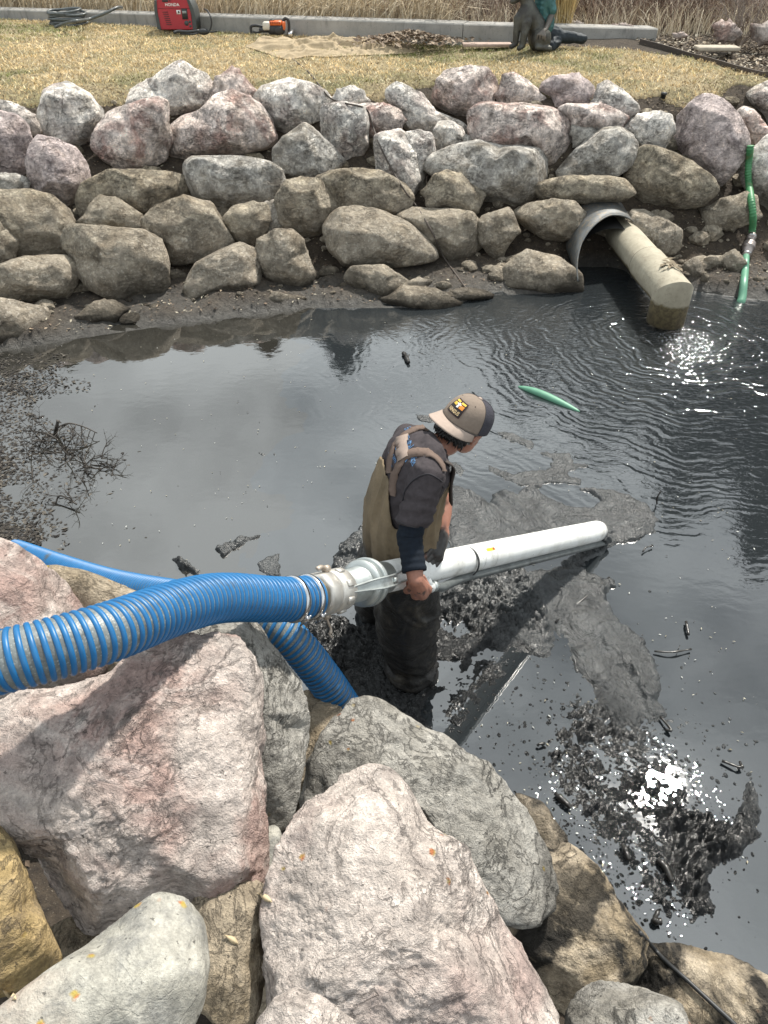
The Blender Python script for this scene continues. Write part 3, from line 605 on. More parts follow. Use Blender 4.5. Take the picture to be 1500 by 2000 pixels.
def Lz(pts): return [(x / 2, 120 + y / 2) for x, y in pts]
def Rz(pts): return [(750 + x / 2, 120 + y / 2) for x, y in pts]
PI_, PA, PU, GR, TA = M_PINK_S, M_PALE_S, M_PURP_S, M_GREY_S, M_TAN_S
BANK = [
 (Lz([(-40,150),(40,160),(100,188),(140,218),(160,262),(155,300),(110,295),(60,240),(0,215),(-50,215)]), PA, 'low pale boulder at the left end of the top row, beside the lawn edge', 0),
 (Lz([(-70,200),(0,203),(60,213),(105,248),(122,310),(120,380),(90,450),(40,455),(-40,440),(-80,330)]), PU, 'pink streaked boulder cut by the left edge of the picture in the upper bank', .05),
 (Lz([(175,120),(220,95),(265,85),(310,110),(350,135),(395,195),(400,240),(370,300),(310,345),(250,335),(180,285),(155,210)]), PA, 'rounded pale boulder third from the left, standing clear against dark soil', .1),
 (Lz([(440,170),(520,110),(600,65),(680,10),(710,2),(760,35),(800,50),(830,100),(815,160),(790,220),(690,250),(655,265),(640,220),(560,200),(450,230)]), PA, 'tall white pointed boulder that rises highest above the left lawn edge', -.02),
 (Lz([(390,250),(430,200),(520,170),(620,145),(650,170),(650,240),(665,310),(640,380),(560,420),(480,422),(430,390),(370,340),(365,300)]), PI_, 'squarish pinkish boulder below and left of the tall pointed one', .12),
 (Lz([(832,120),(850,70),(905,25),(940,50),(1003,125),(990,170),(900,190),(840,170)]), PI_, 'small pointed boulder just right of the tall white one at the lawn edge', -.02),
 (Lz([(665,260),(720,215),(790,195),(840,140),(900,120),(960,140),(1010,175),(1050,230),(1070,300),(1050,350),(960,370),(850,378),(740,382),(680,370),(662,330)]), PI_, 'big pinkish hump-backed boulder with a knob on top, left part of top row', .12),
 (Lz([(995,140),(1030,100),(1130,68),(1210,85),(1270,120),(1295,165),(1260,220),(1200,240),(1150,285),(1110,290),(1060,240),(1020,180)]), PA, 'white boulder blotched with black that a thin wire passes beside', .08),
 (Lz([(1297,150),(1320,115),(1370,98),(1415,115),(1432,160),(1430,200),(1300,200)]), PA, 'small white rounded rock at the lawn edge beside the thin wire', 0),
 (Lz([(1350,180),(1440,168),(1510,172),(1555,190),(1570,230),(1555,275),(1500,300),(1440,300)]), PI_, 'reddish stained boulder behind the wire in the top row', .03),
 (Lz([(1258,200),(1270,175),(1340,165),(1420,180),(1440,240),(1430,330),(1400,380),(1340,385),(1280,340),(1260,280)]), PA, 'upright pale block directly below the small white rounded rock', .08),
 (Lz([(1075,340),(1110,300),(1190,245),(1240,280),(1290,330),(1345,390),(1300,430),(1210,465),(1130,468),(1085,430),(1070,380)]), GR, 'dark grey wedge boulder under the black blotched white one', .08),
 (Lz([(105,400),(120,340),(150,295),(210,305),(290,345),(335,400),(350,460),(310,540),(265,570),(200,540),(120,480)]), PU, 'dark sided boulder with a reddish top under the rounded third boulder', .1),
 (Lz([(-60,440),(60,440),(110,460),(105,500),(50,525),(-60,530)]), GR, 'low dark rock at left edge under the pink streaked boulder', .0),
 (Lz([(725,400),(760,375),(880,375),(960,380),(1040,395),(1085,430),(1115,490),(1090,550),(1000,565),(900,590),(860,605),(820,570),(750,520),(730,470)]), GR, 'wide grey slab-like boulder in the second row left of centre', .1),
 (Lz([(310,540),(330,480),(430,430),(560,430),(660,435),(730,460),(740,520),(660,600),(570,620),(500,600),(400,610),(330,620)]), TA, 'wide flat tan boulder lying behind two others in the second row', .0),
 (Lz([(320,640),(360,560),(400,530),(470,545),(530,590),(557,640),(550,668),(450,662),(330,660)]), TA, 'small low tan rock resting on the largest silted boulder at left', .08),
 (Lz([(560,620),(620,570),(720,528),(770,545),(820,555),(860,620),(905,700),(880,740),(780,770),(660,790),(640,720),(575,670)]), TA, 'broad rounded tan boulder in the middle row left of the small cube', .1),
 (Lz([(1030,560),(1090,540),(1110,670),(1040,668)]), GR, 'narrow dark rock wedged between the small cube and the faceted boulder', .0),
 (Lz([(870,620),(910,570),(980,555),(1040,560),(1050,620),(1030,690),(980,710),(920,690),(890,660)]), TA, 'small cube-like tan rock in the middle row with a dark underside', .12),
 (Lz([(1080,540),(1120,475),(1180,458),(1250,470),(1300,520),(1325,570),(1290,640),(1250,690),(1200,690),(1120,660),(1090,600)]), TA, 'pale many-sided boulder with a notch, standing mid bank at centre left', .1),
 (Lz([(1235,460),(1300,430),(1400,422),(1480,430),(1560,470),(1610,530),(1570,600),(1480,600),(1330,585),(1290,520)]), TA, 'low brownish boulder under the wire and above the wide tan slab', .0),
 (Lz([(-70,520),(0,510),(120,505),(200,530),(260,580),(290,640),(265,690),(250,750),(150,760),(70,762),(20,700),(-70,650)]), TA, 'large silted boulder at the left edge, above the low flat-topped one', .05),
 (Lz([(-70,630),(0,630),(50,680),(65,720),(50,770),(0,795),(-70,790)]), TA, 'smaller silted boulder cut by the left edge in the third row', .08),
 (Lz([(255,670),(280,640),(400,650),(560,665),(620,700),(645,760),(650,880),(640,935),(560,952),(440,922),(350,882),(300,815),(290,760),(252,740)]), TA, 'largest silted boulder of the lower left bank, with an overhanging front', .15),
 (Lz([(-60,830),(0,795),(100,765),(250,760),(290,790),(300,850),(260,920),(200,935),(60,928),(-60,900)]), TA, 'low flat-topped silted boulder at the left edge near the water', .12),
 (Lz([(725,880),(770,790),(860,740),(930,710),(1000,740),(1010,800),(1015,870),(950,895),(830,925),(740,950)]), TA, 'half buried brown boulder with a split face at the mud line', .02),
 (Lz([(1010,700),(1080,665),(1140,665),(1180,700),(1200,760),(1225,830),(1180,890),(1100,892),(1040,850),(1005,770)]), TA, 'blocky boulder with a black wet base at the edge of the mud', .12),
 (Lz([(1268,650),(1320,580),(1400,570),(1500,590),(1600,640),(1680,720),(1700,770),(1620,790),(1500,802),(1350,795),(1300,740)]), TA, 'long pale tan slab with a level top in the lower middle bank', .12),
 (Lz([(300,1000),(370,940),(440,935),(490,965),(460,1025),(340,1035)]), TA, 'small brown rock in the mud below the largest silted boulder', .0),
 (Lz([(-80,920),(60,940),(180,970),(195,1010),(195,1090),(100,1130),(-80,1130)]), TA, 'dark muddy boulder at the waterline against the left edge', .05),
 (Lz([(1350,850),(1380,805),(1500,800),(1580,850),(1640,900),(1560,960),(1430,920)]), TA, 'sunken brown rock just above the mud ledge at centre', -.02),
 ([(742,590),(790,560),(850,565),(888,590),(880,612),(820,616),(760,606)], TA, 'mud coated ledge rock at the waterline in the centre', .0),
 ([(470,585),(540,570),(590,582),(560,600),(490,606)], TA, 'flat mud coated rock just at the waterline left of centre', -.02),
 (Rz([(80,285),(140,275),(190,300),(200,370),(165,440),(160,520),(110,552),(100,420)]), PA, 'narrow pale boulder squeezed behind the wire and left of the small round one', .03),
 (Rz([(-35,300),(-10,285),(70,272),(115,330),(125,400),(140,470),(100,550),(60,555),(30,480),(-25,430)]), PA, 'upright grey white boulder the thin wire runs down in front of', .1),
 (Rz([(15,120),(60,85),(110,110),(150,130),(200,195),(300,235),(335,275),(290,300),(240,300),(200,300),(120,300),(80,260),(60,190),(20,160)]), PA, 'white boulder with a sloping back at the centre of the top row', .03),
 (Rz([(195,140),(215,70),(250,40),(330,25),(400,30),(430,70),(448,130),(445,175),(380,195),(345,225),(310,235),(250,205),(200,165)]), PI_, 'big rounded boulder with a yellowish lower face at top centre', .08),
 (Rz([(447,130),(470,60),(510,48),(560,80),(600,110),(640,160),(650,200),(570,200),(450,190)]), PI_, 'white and pink streaked boulder right of the big rounded one', .0),
 (Rz([(612,95),(660,65),(740,52),(790,75),(812,100),(808,170),(780,190),(680,200),(650,190),(640,140)]), PU, 'reddish grey squarish boulder in the top row right of centre', .0),
 (Rz([(825,150),(840,100),(875,78),(930,115),(985,165),(995,195),(950,230),(910,245),(850,220),(822,190)]), PA, 'white pointed boulder at the end of the top row before the lawn corner', .03),
 (Rz([(735,250),(885,262),(860,300),(800,330),(745,330)]), GR, 'dark shaded rock under the tilted thin slab', -.05),
 (Rz([(678,185),(720,168),(860,170),(930,205),(928,260),(880,268),(780,272),(735,250),(730,215)]), PI_, 'thin flat slab boulder tilted on the row below it', .1),
 (Rz([(345,200),(380,170),(430,162),(480,175),(540,168),(650,185),(720,215),(740,250),(742,300),(720,370),(690,430),(640,435),(600,360),(500,345),(400,330),(350,300)]), PI_, 'widest pinkish block with rusty streaks at the middle right of the bank', .1),
 (Rz([(305,300),(320,285),(345,300),(345,325),(315,335)]), GR, 'fist sized grey stone beside the small round boulder', .1),
 (Rz([(195,270),(215,240),(260,238),(300,260),(312,290),(305,330),(250,352),(215,370),(198,330)]), PA, 'small round grey boulder left of the widest pinkish block', .1),
 (Rz([(165,430),(200,370),(270,335),(370,312),(450,335),(520,330),(600,340),(628,380),(625,450),(600,530),(520,570),(430,562),(380,545),(300,520),(220,450)]), GR, 'big blue grey flat-fronted boulder in the second row right of centre', .12),
 (Rz([(168,500),(200,450),(250,428),(300,450),(370,510),(378,540),(360,595),(280,588),(170,565)]), TA, 'low wedge boulder leaning on the big blue grey one', .16),
 (Rz([(682,430),(720,380),(800,300),(860,262),(920,262),(970,295),(988,350),(960,410),(900,448),(760,452),(690,450)]), GR, 'egg shaped dark grey boulder with a pale crest, left of the marbled one', .1),
 (Rz([(930,265),(1000,210),(1060,198),(1115,210),(1132,260),(1110,310),(1080,350),(1000,348),(960,300)]), PA, 'white marbled rounded boulder below the lawn corner', .05),
 (Rz([(935,470),(960,400),(1010,340),(1060,335),(1130,360),(1200,400),(1270,450),(1300,500),(1240,560),(1140,568),(1000,560),(940,530)]), TA, 'broad brown topped boulder directly above the old outfall pipe', .08),
 (Rz([(1120,280),(1150,220),(1200,170),(1245,135),(1290,140),(1340,170),(1380,215),(1415,280),(1420,350),(1370,410),(1310,480),(1270,460),(1180,380),(1120,330)]), PU, 'huge purplish diamond shaped boulder near the right edge', .15),
 (Rz([(607,500),(640,465),(720,450),(860,450),(940,462),(948,520),(930,545),(800,552),(620,542)]), TA, 'long thin horizontal slab below the egg shaped boulder', .12),
 (Rz([(505,600),(560,560),(660,542),(740,550),(780,590),(775,650),(700,700),(630,692),(560,650)]), TA, 'oval brown boulder left of the sheet metal pipe end', .08),
 (Rz([(365,630),(400,600),(470,580),(500,590),(525,660),(480,720),(440,780),(380,710)]), TA, 'small upright brown rock leaning beside the oval boulder', .08),
 (Rz([(50,605),(120,575),(240,580),(340,590),(372,630),(378,720),(330,770),(250,782),(180,720),(100,650)]), TA, 'buried brown boulder the wire crosses, right of the long pale slab', .0),
 (Rz([(950,640),(970,585),(1020,585),(1100,620),(1160,660),(1150,730),(1110,757),(1050,760),(960,700)]), TA, 'silted boulder set in the soil right behind the outfall pipe', .0),
 (Rz([(1245,590),(1320,540),(1400,522),(1450,530),(1450,620),(1350,655),(1265,645)]), TA, 'dark brown boulder behind the green hose', -.02),
 (Rz([(1375,200),(1410,178),(1450,195),(1490,250),(1510,300),(1450,330),(1415,325),(1410,270)]), PI_, 'small pink grey boulder above the top of the green hose', .03),
 (Rz([(1415,130),(1460,100),(1560,60),(1650,110),(1620,300),(1520,290),(1465,200)]), PA, 'white boulder cut by the right edge at the top of the bank', .05),
 (Rz([(1392,420),(1420,370),(1500,300),(1620,310),(1640,600),(1500,608),(1450,560),(1410,480)]), PA, 'big pale boulder cut by the right edge behind the green hose', .03),
 (Rz([(430,905),(480,800),(560,740),(680,770),(760,830),(768,900),(620,930),(460,915)]), TA, 'large mud caked mound of a boulder left of the pipe mouth', .0),
 (Rz([(1165,885),(1175,790),(1220,765),(1255,830),(1235,880)]), TA, 'small brown rock at the waterline right of the pipe elbow', .0),
 (Rz([(1235,850),(1250,822),(1272,840),(1266,868),(1240,872)]), TA, 'smooth tan pebble on the mud between pipe elbow and green hose', .05),
 (Rz([(1310,770),(1370,735),(1410,780),(1390,830),(1325,820)]), TA, 'low brown rock in the soil between the outfall pipe and the green hose', .0),
 (Rz([(75,870),(130,845),(190,855),(160,885),(90,890)]), TA, 'small brown slab above the foot of the wire', .0),
 (Rz([(170,925),(250,895),(320,885),(410,900),(400,925),(280,945),(200,960)]), TA, 'wet ledge rock at the foot of the wire', -.02),
]
HUMP = {}
for i, (poly, mat, lab, push) in enumerate(BANK):
    pa = np.array(poly); w = np.ptp(pa[:, 0]) * np.ptp(pa[:, 1])
    lv = 5 if w > 9000 else 4
    boulder(poly, mat, lab, onbank, None, .85, 100 + i * 7, lv, 1.0 if mat is not TA else 1.15, 5 + (i * 5) % 5, 14 + (i % 3) * 5, push=push * .8)

NEAR = [
 ([(-90,1030),(40,1072),(120,1130),(175,1190),(235,1270),(200,1325),(60,1350),(-90,1440)], M_PINK, 'pale pink boulder under the blue hose at the left edge', 1.0, .8, 5, 1.0),
 ([(85,1105),(180,1120),(260,1155),(345,1200),(500,1190),(520,1300),(300,1345),(180,1330),(150,1240)], M_TAN, 'tan boulder between the two blue hoses, mostly covered by the thick hose', .78, .8, 5, 1.0),
 ([(570,1440),(590,1350),(640,1362),(672,1392),(650,1470),(600,1600),(560,1600),(540,1520)], M_TAN, 'narrow tan rock beside the submerged end of the lower blue hose', .50, 1.0, 5, 1.0),
 ([(340,1245),(400,1205),(490,1203),(540,1265),(592,1330),(605,1400),(592,1500),(568,1610),(510,1625),(440,1500)], M_GREY, 'grey green weathered boulder that the thick blue hose rests on', .88, .8, 6, 1.1),
 ([(1008,1548),(1062,1568),(1108,1640),(1110,1680),(1040,1650),(1000,1600)], M_TAN, 'dark wet brown rock at the water beside the long grey boulder', .1, .9, 4, 1.0),
 ([(1050,1640),(1110,1648),(1168,1698),(1212,1760),(1262,1832),(1250,1905),(1210,1945),(1140,2000),(1060,1990),(960,1820),(1000,1720)], M_TAN, 'brown boulder smeared with black mud at the waterline', .28, .8, 6, 1.1),
 ([(700,1363),(745,1368),(805,1410),(870,1448),(945,1500),(1012,1560),(1062,1640),(1087,1740),(1062,1800),(960,1800),(880,1700),(800,1640),(720,1580),(650,1620),(590,1600),(608,1480),(648,1410)], M_GREY, 'long grey boulder sloping down to the water in the middle foreground', .58, .75, 6, 1.15),
 ([(1245,1845),(1330,1846),(1430,1868),(1505,1912),(1580,2000),(1600,2100),(1300,2100),(1230,1960)], M_TAN, 'flat tan boulder in the bottom right corner under the black rod', .16, .6, 6, .8),
 ([(1105,1975),(1130,1935),(1172,1913),(1250,1928),(1330,1958),(1375,2080),(1100,2100)], M_GREY, 'grey rock at the bottom edge left of the black rod', .5, .9, 5, 1.0),
 ([(505,1615),(545,1618),(557,1660),(535,1722),(505,1720)], M_COB, 'small dark green cobble in the gap between the big boulders', .72, .9, 4, .6),
 ([(385,1740),(470,1700),(518,1740),(520,1900),(500,1985),(440,2010),(380,1960),(360,1850)], M_TAN, 'brown stained boulder wedged under the corner of the great pink block', .95, .9, 5, 1.2),
 ([(-60,1440),(40,1352),(215,1325),(260,1280),(320,1250),(400,1243),(478,1252),(502,1300),(510,1500),(516,1735),(440,1790),(330,1752),(240,1790),(178,1838),(110,1750),(40,1650),(-60,1560)], M_PINK, 'great block of pink and white quartzite, largest in the left foreground', 1.10, .72, 7, 1.1),
 ([(735,1485),(775,1505),(805,1545),(832,1608),(900,1650),(962,1730),(1012,1830),(1072,1930),(1100,2010),(1060,2080),(560,2080),(528,1960),(524,1760),(555,1670),(600,1590),(670,1510)], M_LICH, 'great pale boulder with orange lichen spots at bottom centre', .98, .75, 7, 1.0),
 ([(-80,1590),(-10,1605),(25,1640),(52,1700),(88,1790),(128,1878),(70,1925),(-80,1975)], M_YEL, 'ochre yellow topped boulder at the left edge', 1.08, .9, 5, 1.0),
 ([(-60,2020),(50,1935),(200,1820),(305,1743),(365,1755),(403,1800),(414,1880),(395,1960),(340,2090),(-60,2120)], M_COB, 'smooth grey river cobble with rusty patches in the bottom left corner', 1.22, .75, 6, .35),
 ([(490,2040),(528,1955),(578,1926),(640,1955),(692,2000),(720,2110),(480,2110)], M_LICH, 'pale rock peeking up at the bottom edge between the great boulders', 1.25, .9, 5, 1.0),
]
for i, (poly, mat, lab, zc, dep, lv, ro) in enumerate(NEAR):
    boulder(poly, mat, lab, None, zc, dep, 700 + i * 13, lv, ro * .9, 8, 14 if mat is not M_COB else 2, slab=(i == 11))
# boulders under and behind the traced ones, so the near bank is not hollow
for i, (px, py, z, s) in enumerate([(560, 1800, .55, 130), (90, 1480, .6, 170), (480, 1900, .6, 120), (1090, 1900, .2, 110), (640, 1560, .35, 80), (150, 1900, .8, 130), (-120, 1250, .5, 120)]):
    a = np.linspace(0, 2 * math.pi, 9)[:-1]
    boulder([(px + s * math.cos(q) * (1 + .15 * math.sin(3 * q + i)), py + s * .8 * math.sin(q)) for q in a], M_TAN, ['shadowed rock deep in the gap between the great blocks', 'rock in shadow behind the left edge of the great pink block', 'rock in the dark gap above the bottom pale rock', 'muddy rock filling the gap under the smeared boulder', 'shadowed rock between the grey boulder and the long grey one', 'rock in the dark gap below the ochre boulder', 'rock behind the pink boulder at left'][i], None, z, .8, 900 + i, 4)
# ------------------------------------------------------------------ hoses and the pump pipe
M_BLUE = plain('blue_hose_rib', (.006, .115, .29), .42, 0, .15, 20, dirt=(.05, .06, .06), dsc=9, dth=.60)
t = NT('grey_hose_wall'); o = t.obj(); n = t.noise(o, 40, 5, .6)
c = t.mix(t.ramp(n, .3, .7), (.10, .115, .115), (.19, .205, .20)); br = t.vor(o, 160, 'F1'); c = t.mix(t.ramp(br, .35, .15), c, (.26, .28, .27)); c = t.mix(t.ramp(t.noise(o, 7, 6, .65), .56, .68), c, (.07, .07, .065))
t.P(Base_Color=c, Roughness=.45); t.bump(br, .3, .002); M_WALLH = t.m
def steel(name, col, rough, dirt):
    return plain(name, col, rough, .75, .2, 22, .25, dirt=dirt, dsc=14, dth=.58)
M_GALV = steel('galvanised_steel', (.46, .49, .48), .42, (.22, .23, .22))
M_ALU = steel('cast_aluminium', (.55, .53, .49), .45, (.24, .22, .19))
M_STEEL = plain('clamp_steel', (.6, .6, .6), .25, 1.0, .15)
t = NT('white_pipe'); p = t.pos(); n = t.noise(p, 9, 7, .68, .4); n2 = t.noise(p, 55, 4, .6)
c = t.mix(t.ramp(n, .45, .60), (.74, .75, .735), (.60, .60, .57)); c = t.mix(t.math('MULTIPLY', t.ramp(n, .60, .70), .7), c, (.30, .29, .26)); c = t.mix(t.math('MULTIPLY', t.ramp(n2, .66, .72), .6), c, (.12, .12, .11))
dt = t.n('ShaderNodeVectorMath', operation='DISTANCE'); t.set(dt.inputs[0], p); t.set(dt.inputs[1], Vector(atz(1175, 1050, .03))); c = t.mix(t.ramp(t.math('ADD', dt.outputs['Value'], t.math('MULTIPLY', n, .35)), .31, .22), c, (.02, .02, .02))
t.P(Base_Color=c, Roughness=.42); t.bump(n, .15, .004); M_PVC = t.m
M_BLK = plain('black_rubber', (.02, .021, .022), .5, 0, .3)
M_DHOSE = plain('grey_rubber_hose', (.10, .11, .11), .38, 0, .3, 30, dirt=(.03, .03, .03), dsc=12)

def ribbed_hose(name, label, pts, r, pitch=.0180, n=160):
    P = resample(curve(pts, n), .012); root = thing(name, label, 'hose', P[len(P) // 2])
    m = MB(); m.tube(P, r * .93, 40, False); m.tube(P[::-1], r * .82, 24, False); m.build('hose_wall', M_WALLH, root)
    # rib: a coil of flattened wire round the wall
    s = np.concatenate([[0], np.cumsum(np.linalg.norm(np.diff(P, axis=0), axis=1))]); turns = s[-1] / pitch
    T = np.gradient(P, axis=0); T /= np.linalg.norm(T, axis=1)[:, None]; U = np.zeros_like(P); u = np.array([0, 0, 1.0])
    for i in range(len(P)): u = nrm(u - T[i] * (u @ T[i])); U[i] = u
    Wv = np.cross(T, U); na = int(turns * 44); tt = np.linspace(0, s[-1], na); a = tt / pitch * 2 * math.pi
    I = lambda A: np.stack([np.interp(tt, s, A[:, k]) for k in range(3)], 1)
    C, u_, w_, t_ = I(P), I(U), I(Wv), I(T); rad = u_ * np.cos(a)[:, None] + w_ * np.sin(a)[:, None]
    hw, hh = pitch * .35, r * .075; prof = [(-hw, -.25), (-hw * .75, .7), (0, 1.0), (hw * .75, .7), (hw, -.25)]
    G = np.stack([C + rad * (r * .93 + hh * q) + t_ * p_ for p_, q in prof], 1); MB().grid(G, na, 5).build('rib', M_BLUE, root, True, False)
    return root, P
def ptZ(px, py, Z): return atZ(px, py, Z)
HP = [ptZ(-160, 1318, 1.50), ptZ(-60, 1304, 1.49), ptZ(20, 1288, 1.49), ptZ(120, 1262, 1.53), ptZ(220, 1232, 1.60), ptZ(320, 1195, 1.74), ptZ(400, 1172, 1.88), ptZ(460, 1167, 1.99), ptZ(520, 1170, 2.10), ptZ(575, 1170, 2.19), ptZ(613, 1164, 2.25)]
RH = .0645
hose1, HP1 = ribbed_hose('suction_hose', 'thick blue ribbed hose crossing the foreground boulders to the metal coupling', HP, RH)
RH2 = .060
hose2, _ = ribbed_hose('suction_hose', 'lower blue ribbed hose running behind the boulders and down into the black water',
    [ptZ(-120, 1022, 4.9), ptZ(0, 1064, 4.2), ptZ(120, 1108, 3.5), ptZ(220, 1140, 3.05), ptZ(330, 1162, 2.75), ptZ(430, 1178, 2.52), ptZ(510, 1208, 2.42), ptZ(570, 1250, 2.42), ptZ(630, 1322, 2.50), ptZ(672, 1382, 2.58), ptZ(720, 1450, 2.75), ptZ(760, 1500, 2.95)], RH2)

A, Bp = np.array(ptZ(752, 1127, 2.60)), np.array([*atz(1172, 1036, .075)]); ax = nrm(Bp - A); RP = .0550
upp = nrm(np.array([0, 0, 1.0]) - ax * ax[2]); sdv = np.cross(ax, upp)        # sdv points away or towards camera
if sdv[1] > 0: sdv = -sdv
pump = thing('suction_pipe', 'long white plastic pipe with metal coupling held by the man, tip resting in black mud', 'pipe', A)
m = MB(); Lp = np.linalg.norm(Bp - A)
tt = np.concatenate([[0, .002], np.linspace(.01, Lp - .05, 30), [Lp - .045, Lp - .02, Lp - .006, Lp]]); rr = np.full(len(tt), RP); rr[-4:] = [RP * .995, RP * .93, RP * .80, RP * .6]
for s0 in (.62, .72): rr = np.where(abs(tt - s0) < .02, RP * 1.0, rr)
m.tube(A + ax * tt[:, None], rr, 48); m.build('pipe_body', M_PVC, pump)
m = MB()
for s0 in (.565, .655): m.tube(A + ax * np.array([s0 - .0015, s0 + .0015])[:, None], RP * 1.012, 40, False)
m.build('joint_line', plain('joint_grey', (.42, .42, .40), .5), pump)
# bands
s0 = .50; m = MB(); m.tube(A + ax * np.array([s0 - .005, s0 - .004, s0 + .004, s0 + .005])[:, None] + sdv * .006 - upp * .006, [RP * 1.07, RP * 1.12, RP * 1.12, RP * 1.07], 40, False); m.build('strap_band', M_BLK, pump)
def tubeaxis(m, C, d, prof, n=48):
    s_, r_ = zip(*prof); return m.tube(C + np.outer(s_, d), np.array(r_), n)
# galvanised ball coupling: from the pipe back to the cam fitting
HE = np.array(HP1[-1]); m = MB(); dC = nrm(A - HE); L0 = np.linalg.norm(A - HE)
C1 = A
tubeaxis(m, HE, dC, [(L0 * .30, .050), (L0 * .32, .054), (L0 * .62, .058), (L0 * .64, .064), (L0 * .66, .064)])
tubeaxis(m, HE, dC, [(L0 * .60, .060), (L0 * .61, .076), (L0 * .635, .079), (L0 * .65, .077), (L0 * .67, .072), (L0 * .72, .074), (L0 * .78, .070), (L0 * .80, .060), (L0 * 1.02, .0535), (L0 * 1.06, .0535)])
tubeaxis(m, HE, dC, [(L0 * .70, .072), (L0 * .715, .077), (L0 * .735, .080), (L0 * .75, .078), (L0 * .77, .073)])
cpl = m.build('ball_coupling', M_GALV, pump)
upc = nrm(np.array([0, 0, 1.0]) - dC * dC[2]); sc = np.cross(dC, upc); sc = sc if sc[1] < 0 else -sc
def lever(sgn):
    m = MB(); rad = nrm(sc * .90 + upc * .44 * 1.0) * sgn; tang = nrm(np.cross(dC, rad)); fr = np.array([dC, tang, rad])
    P = [(.28, .060, .016), (.40, .066, .022), (.52, .074, .030), (.62, .086, .034), (.74, .090, .034), (.86, .080, .034), (1.0, .066, .036), (1.10, .060, .034)]
    for k in (-1, 1):
        Gs = []
        for (s_, r_, w_) in P:
            c = HE + dC * L0 * s_ + rad * r_ + tang * w_ * .5 * k
            Gs.append([c - tang * .0025 - rad * .004, c - tang * .0025 + rad * .006, c + tang * .0025 + rad * .006, c + tang * .0025 - rad * .004])
        G = np.array(Gs); m.grid(G, len(P), 4, True)
    G = np.array([[HE + dC * L0 * s_ + rad * (r_ - .001) + tang * w_ * .5 * q for q in (-1, -.3, .3, 1)] for (s_, r_, w_) in P[:6]]); m.grid(G, 6, 4)
    m.box(HE + dC * L0 * .80 + rad * .088, (.018, .014, .012), fr, .002); return m
lever(1).build('lever', M_GALV, pump); lever(-1).build('lever', M_GALV, pump)
m = MB()
for s_, r_ in ((.605, .064), (.69, .076)): tubeaxis(m, HE, dC, [(L0 * s_, r_), (L0 * s_ + .002, r_ + .006), (L0 * s_ + .007, r_ + .006), (L0 * s_ + .009, r_)])
m.build('ring', M_GALV, pump)
# side water line and its small valve
P = curve([A + ax * .205 + sdv * .066 - upp * .035, A + ax * .26 + sdv * .078 - upp * .040, A + ax * .33 + sdv * .060 - upp * .050, A + ax * .42 + sdv * .048 - upp * .052, A + ax * .50 + sdv * .045 - upp * .050, A + ax * .7 + sdv * .047 - upp * .050, A + ax * (Lp - .05) + sdv * .045 - upp * .050, A + ax * (Lp - .02) + sdv * .04 - upp * .05], 60)
MB().tube(P, .0165, 18).build('side_hose', M_DHOSE, pump)
m = MB(); v0 = A + ax * .150 + sdv * .060 - upp * .030; m.tube([v0 + ax * .01, v0 + ax * .055 + sdv * .01 - upp * .006], .019, 24); m.tube([v0 + ax * .045 + sdv * .008, v0 + ax * .02 - upp * (-.028)], .013, 18)
m.build('valve_tee', M_PVC, pump)
m = MB(); m.tube([v0 - ax * .03, v0 + ax * .012], [.016, .019], 20); m.tube([v0 + ax * .055 + sdv * .01, v0 + ax * .072 + sdv * .013 - upp * .003], .0195, 8); m.tube([v0 + sdv * .01 - upp * .012, v0 + sdv * .018 - upp * .036], [.010, .006], 12); m.tube([v0 - ax * .02 + sdv * .02, v0 + ax * .04 + sdv * .022], .004, 8)
m.build('valve', M_GALV, pump)
# yellow sticker on the pipe
sx0 = .585; G = []
for s_ in np.linspace(sx0, sx0 + .062, 6):
    G.append([A + ax * s_ + RP * 1.008 * (math.cos(q) * upp + math.sin(q) * sdv) for q in np.linspace(.42, .66, 5)])
MB().grid(np.array(G), 6, 5).build('sticker', plain('yellow_print', (.62, .47, .03), .5), pump)
G = []
for s_ in np.linspace(sx0 + .046, sx0 + .060, 3): G.append([A + ax * s_ + RP * 1.014 * (math.cos(q) * upp + math.sin(q) * sdv) for q in np.linspace(.45, .62, 4)])
MB().grid(np.array(G), 3, 4).build('sticker_mark', plain('red_print', (.35, .06, .03), .5), pump)
# clod of mud on the tip
d, T = ico(4); rd = 1 + .35 * fbm(d * 2.2, 4, 5); o = link('mud_clod', make_mesh('mud_clod', d * rd[:, None] * np.array([.045, .04, .035]), [T]), M_MUD, pump); o.location = Vector(Bp - A + ax * -.005 + sdv * .03 - upp * .025)

# cam-lock fitting at the end of the thick hose (belongs to the hose)
m = MB(); dH = nrm(np.array(HP1[-1]) - np.array(HP1[-6]))
tubeaxis(m, HE, dC, [(-.05, .050), (0.0, .052), (.004, .050)], 32); m.build('barb', plain('brass_barb', (.35, .30, .2), .4, .8), hose1)
m = MB(); tubeaxis(m, HE, dC, [(L0 * .03, .050), (L0 * .035, .064), (L0 * .06, .068), (L0 * .14, .068), (L0 * .16, .064), (L0 * .17, .062)], 8)
tubeaxis(m, HE, dC, [(L0 * .16, .063), (L0 * .17, .068), (L0 * .33, .067), (L0 * .35, .062), (L0 * .36, .058)])
for q in np.linspace(0, 2 * math.pi, 9)[:-1]:
    rd = math.cos(q) * upc + math.sin(q) * sc; m.box(HE + dC * L0 * .25 + rd * .069, (.030, .022, .010), np.array([dC, np.cross(rd, dC), rd]), .003)
m.build('cam_fitting', M_ALU, hose1)
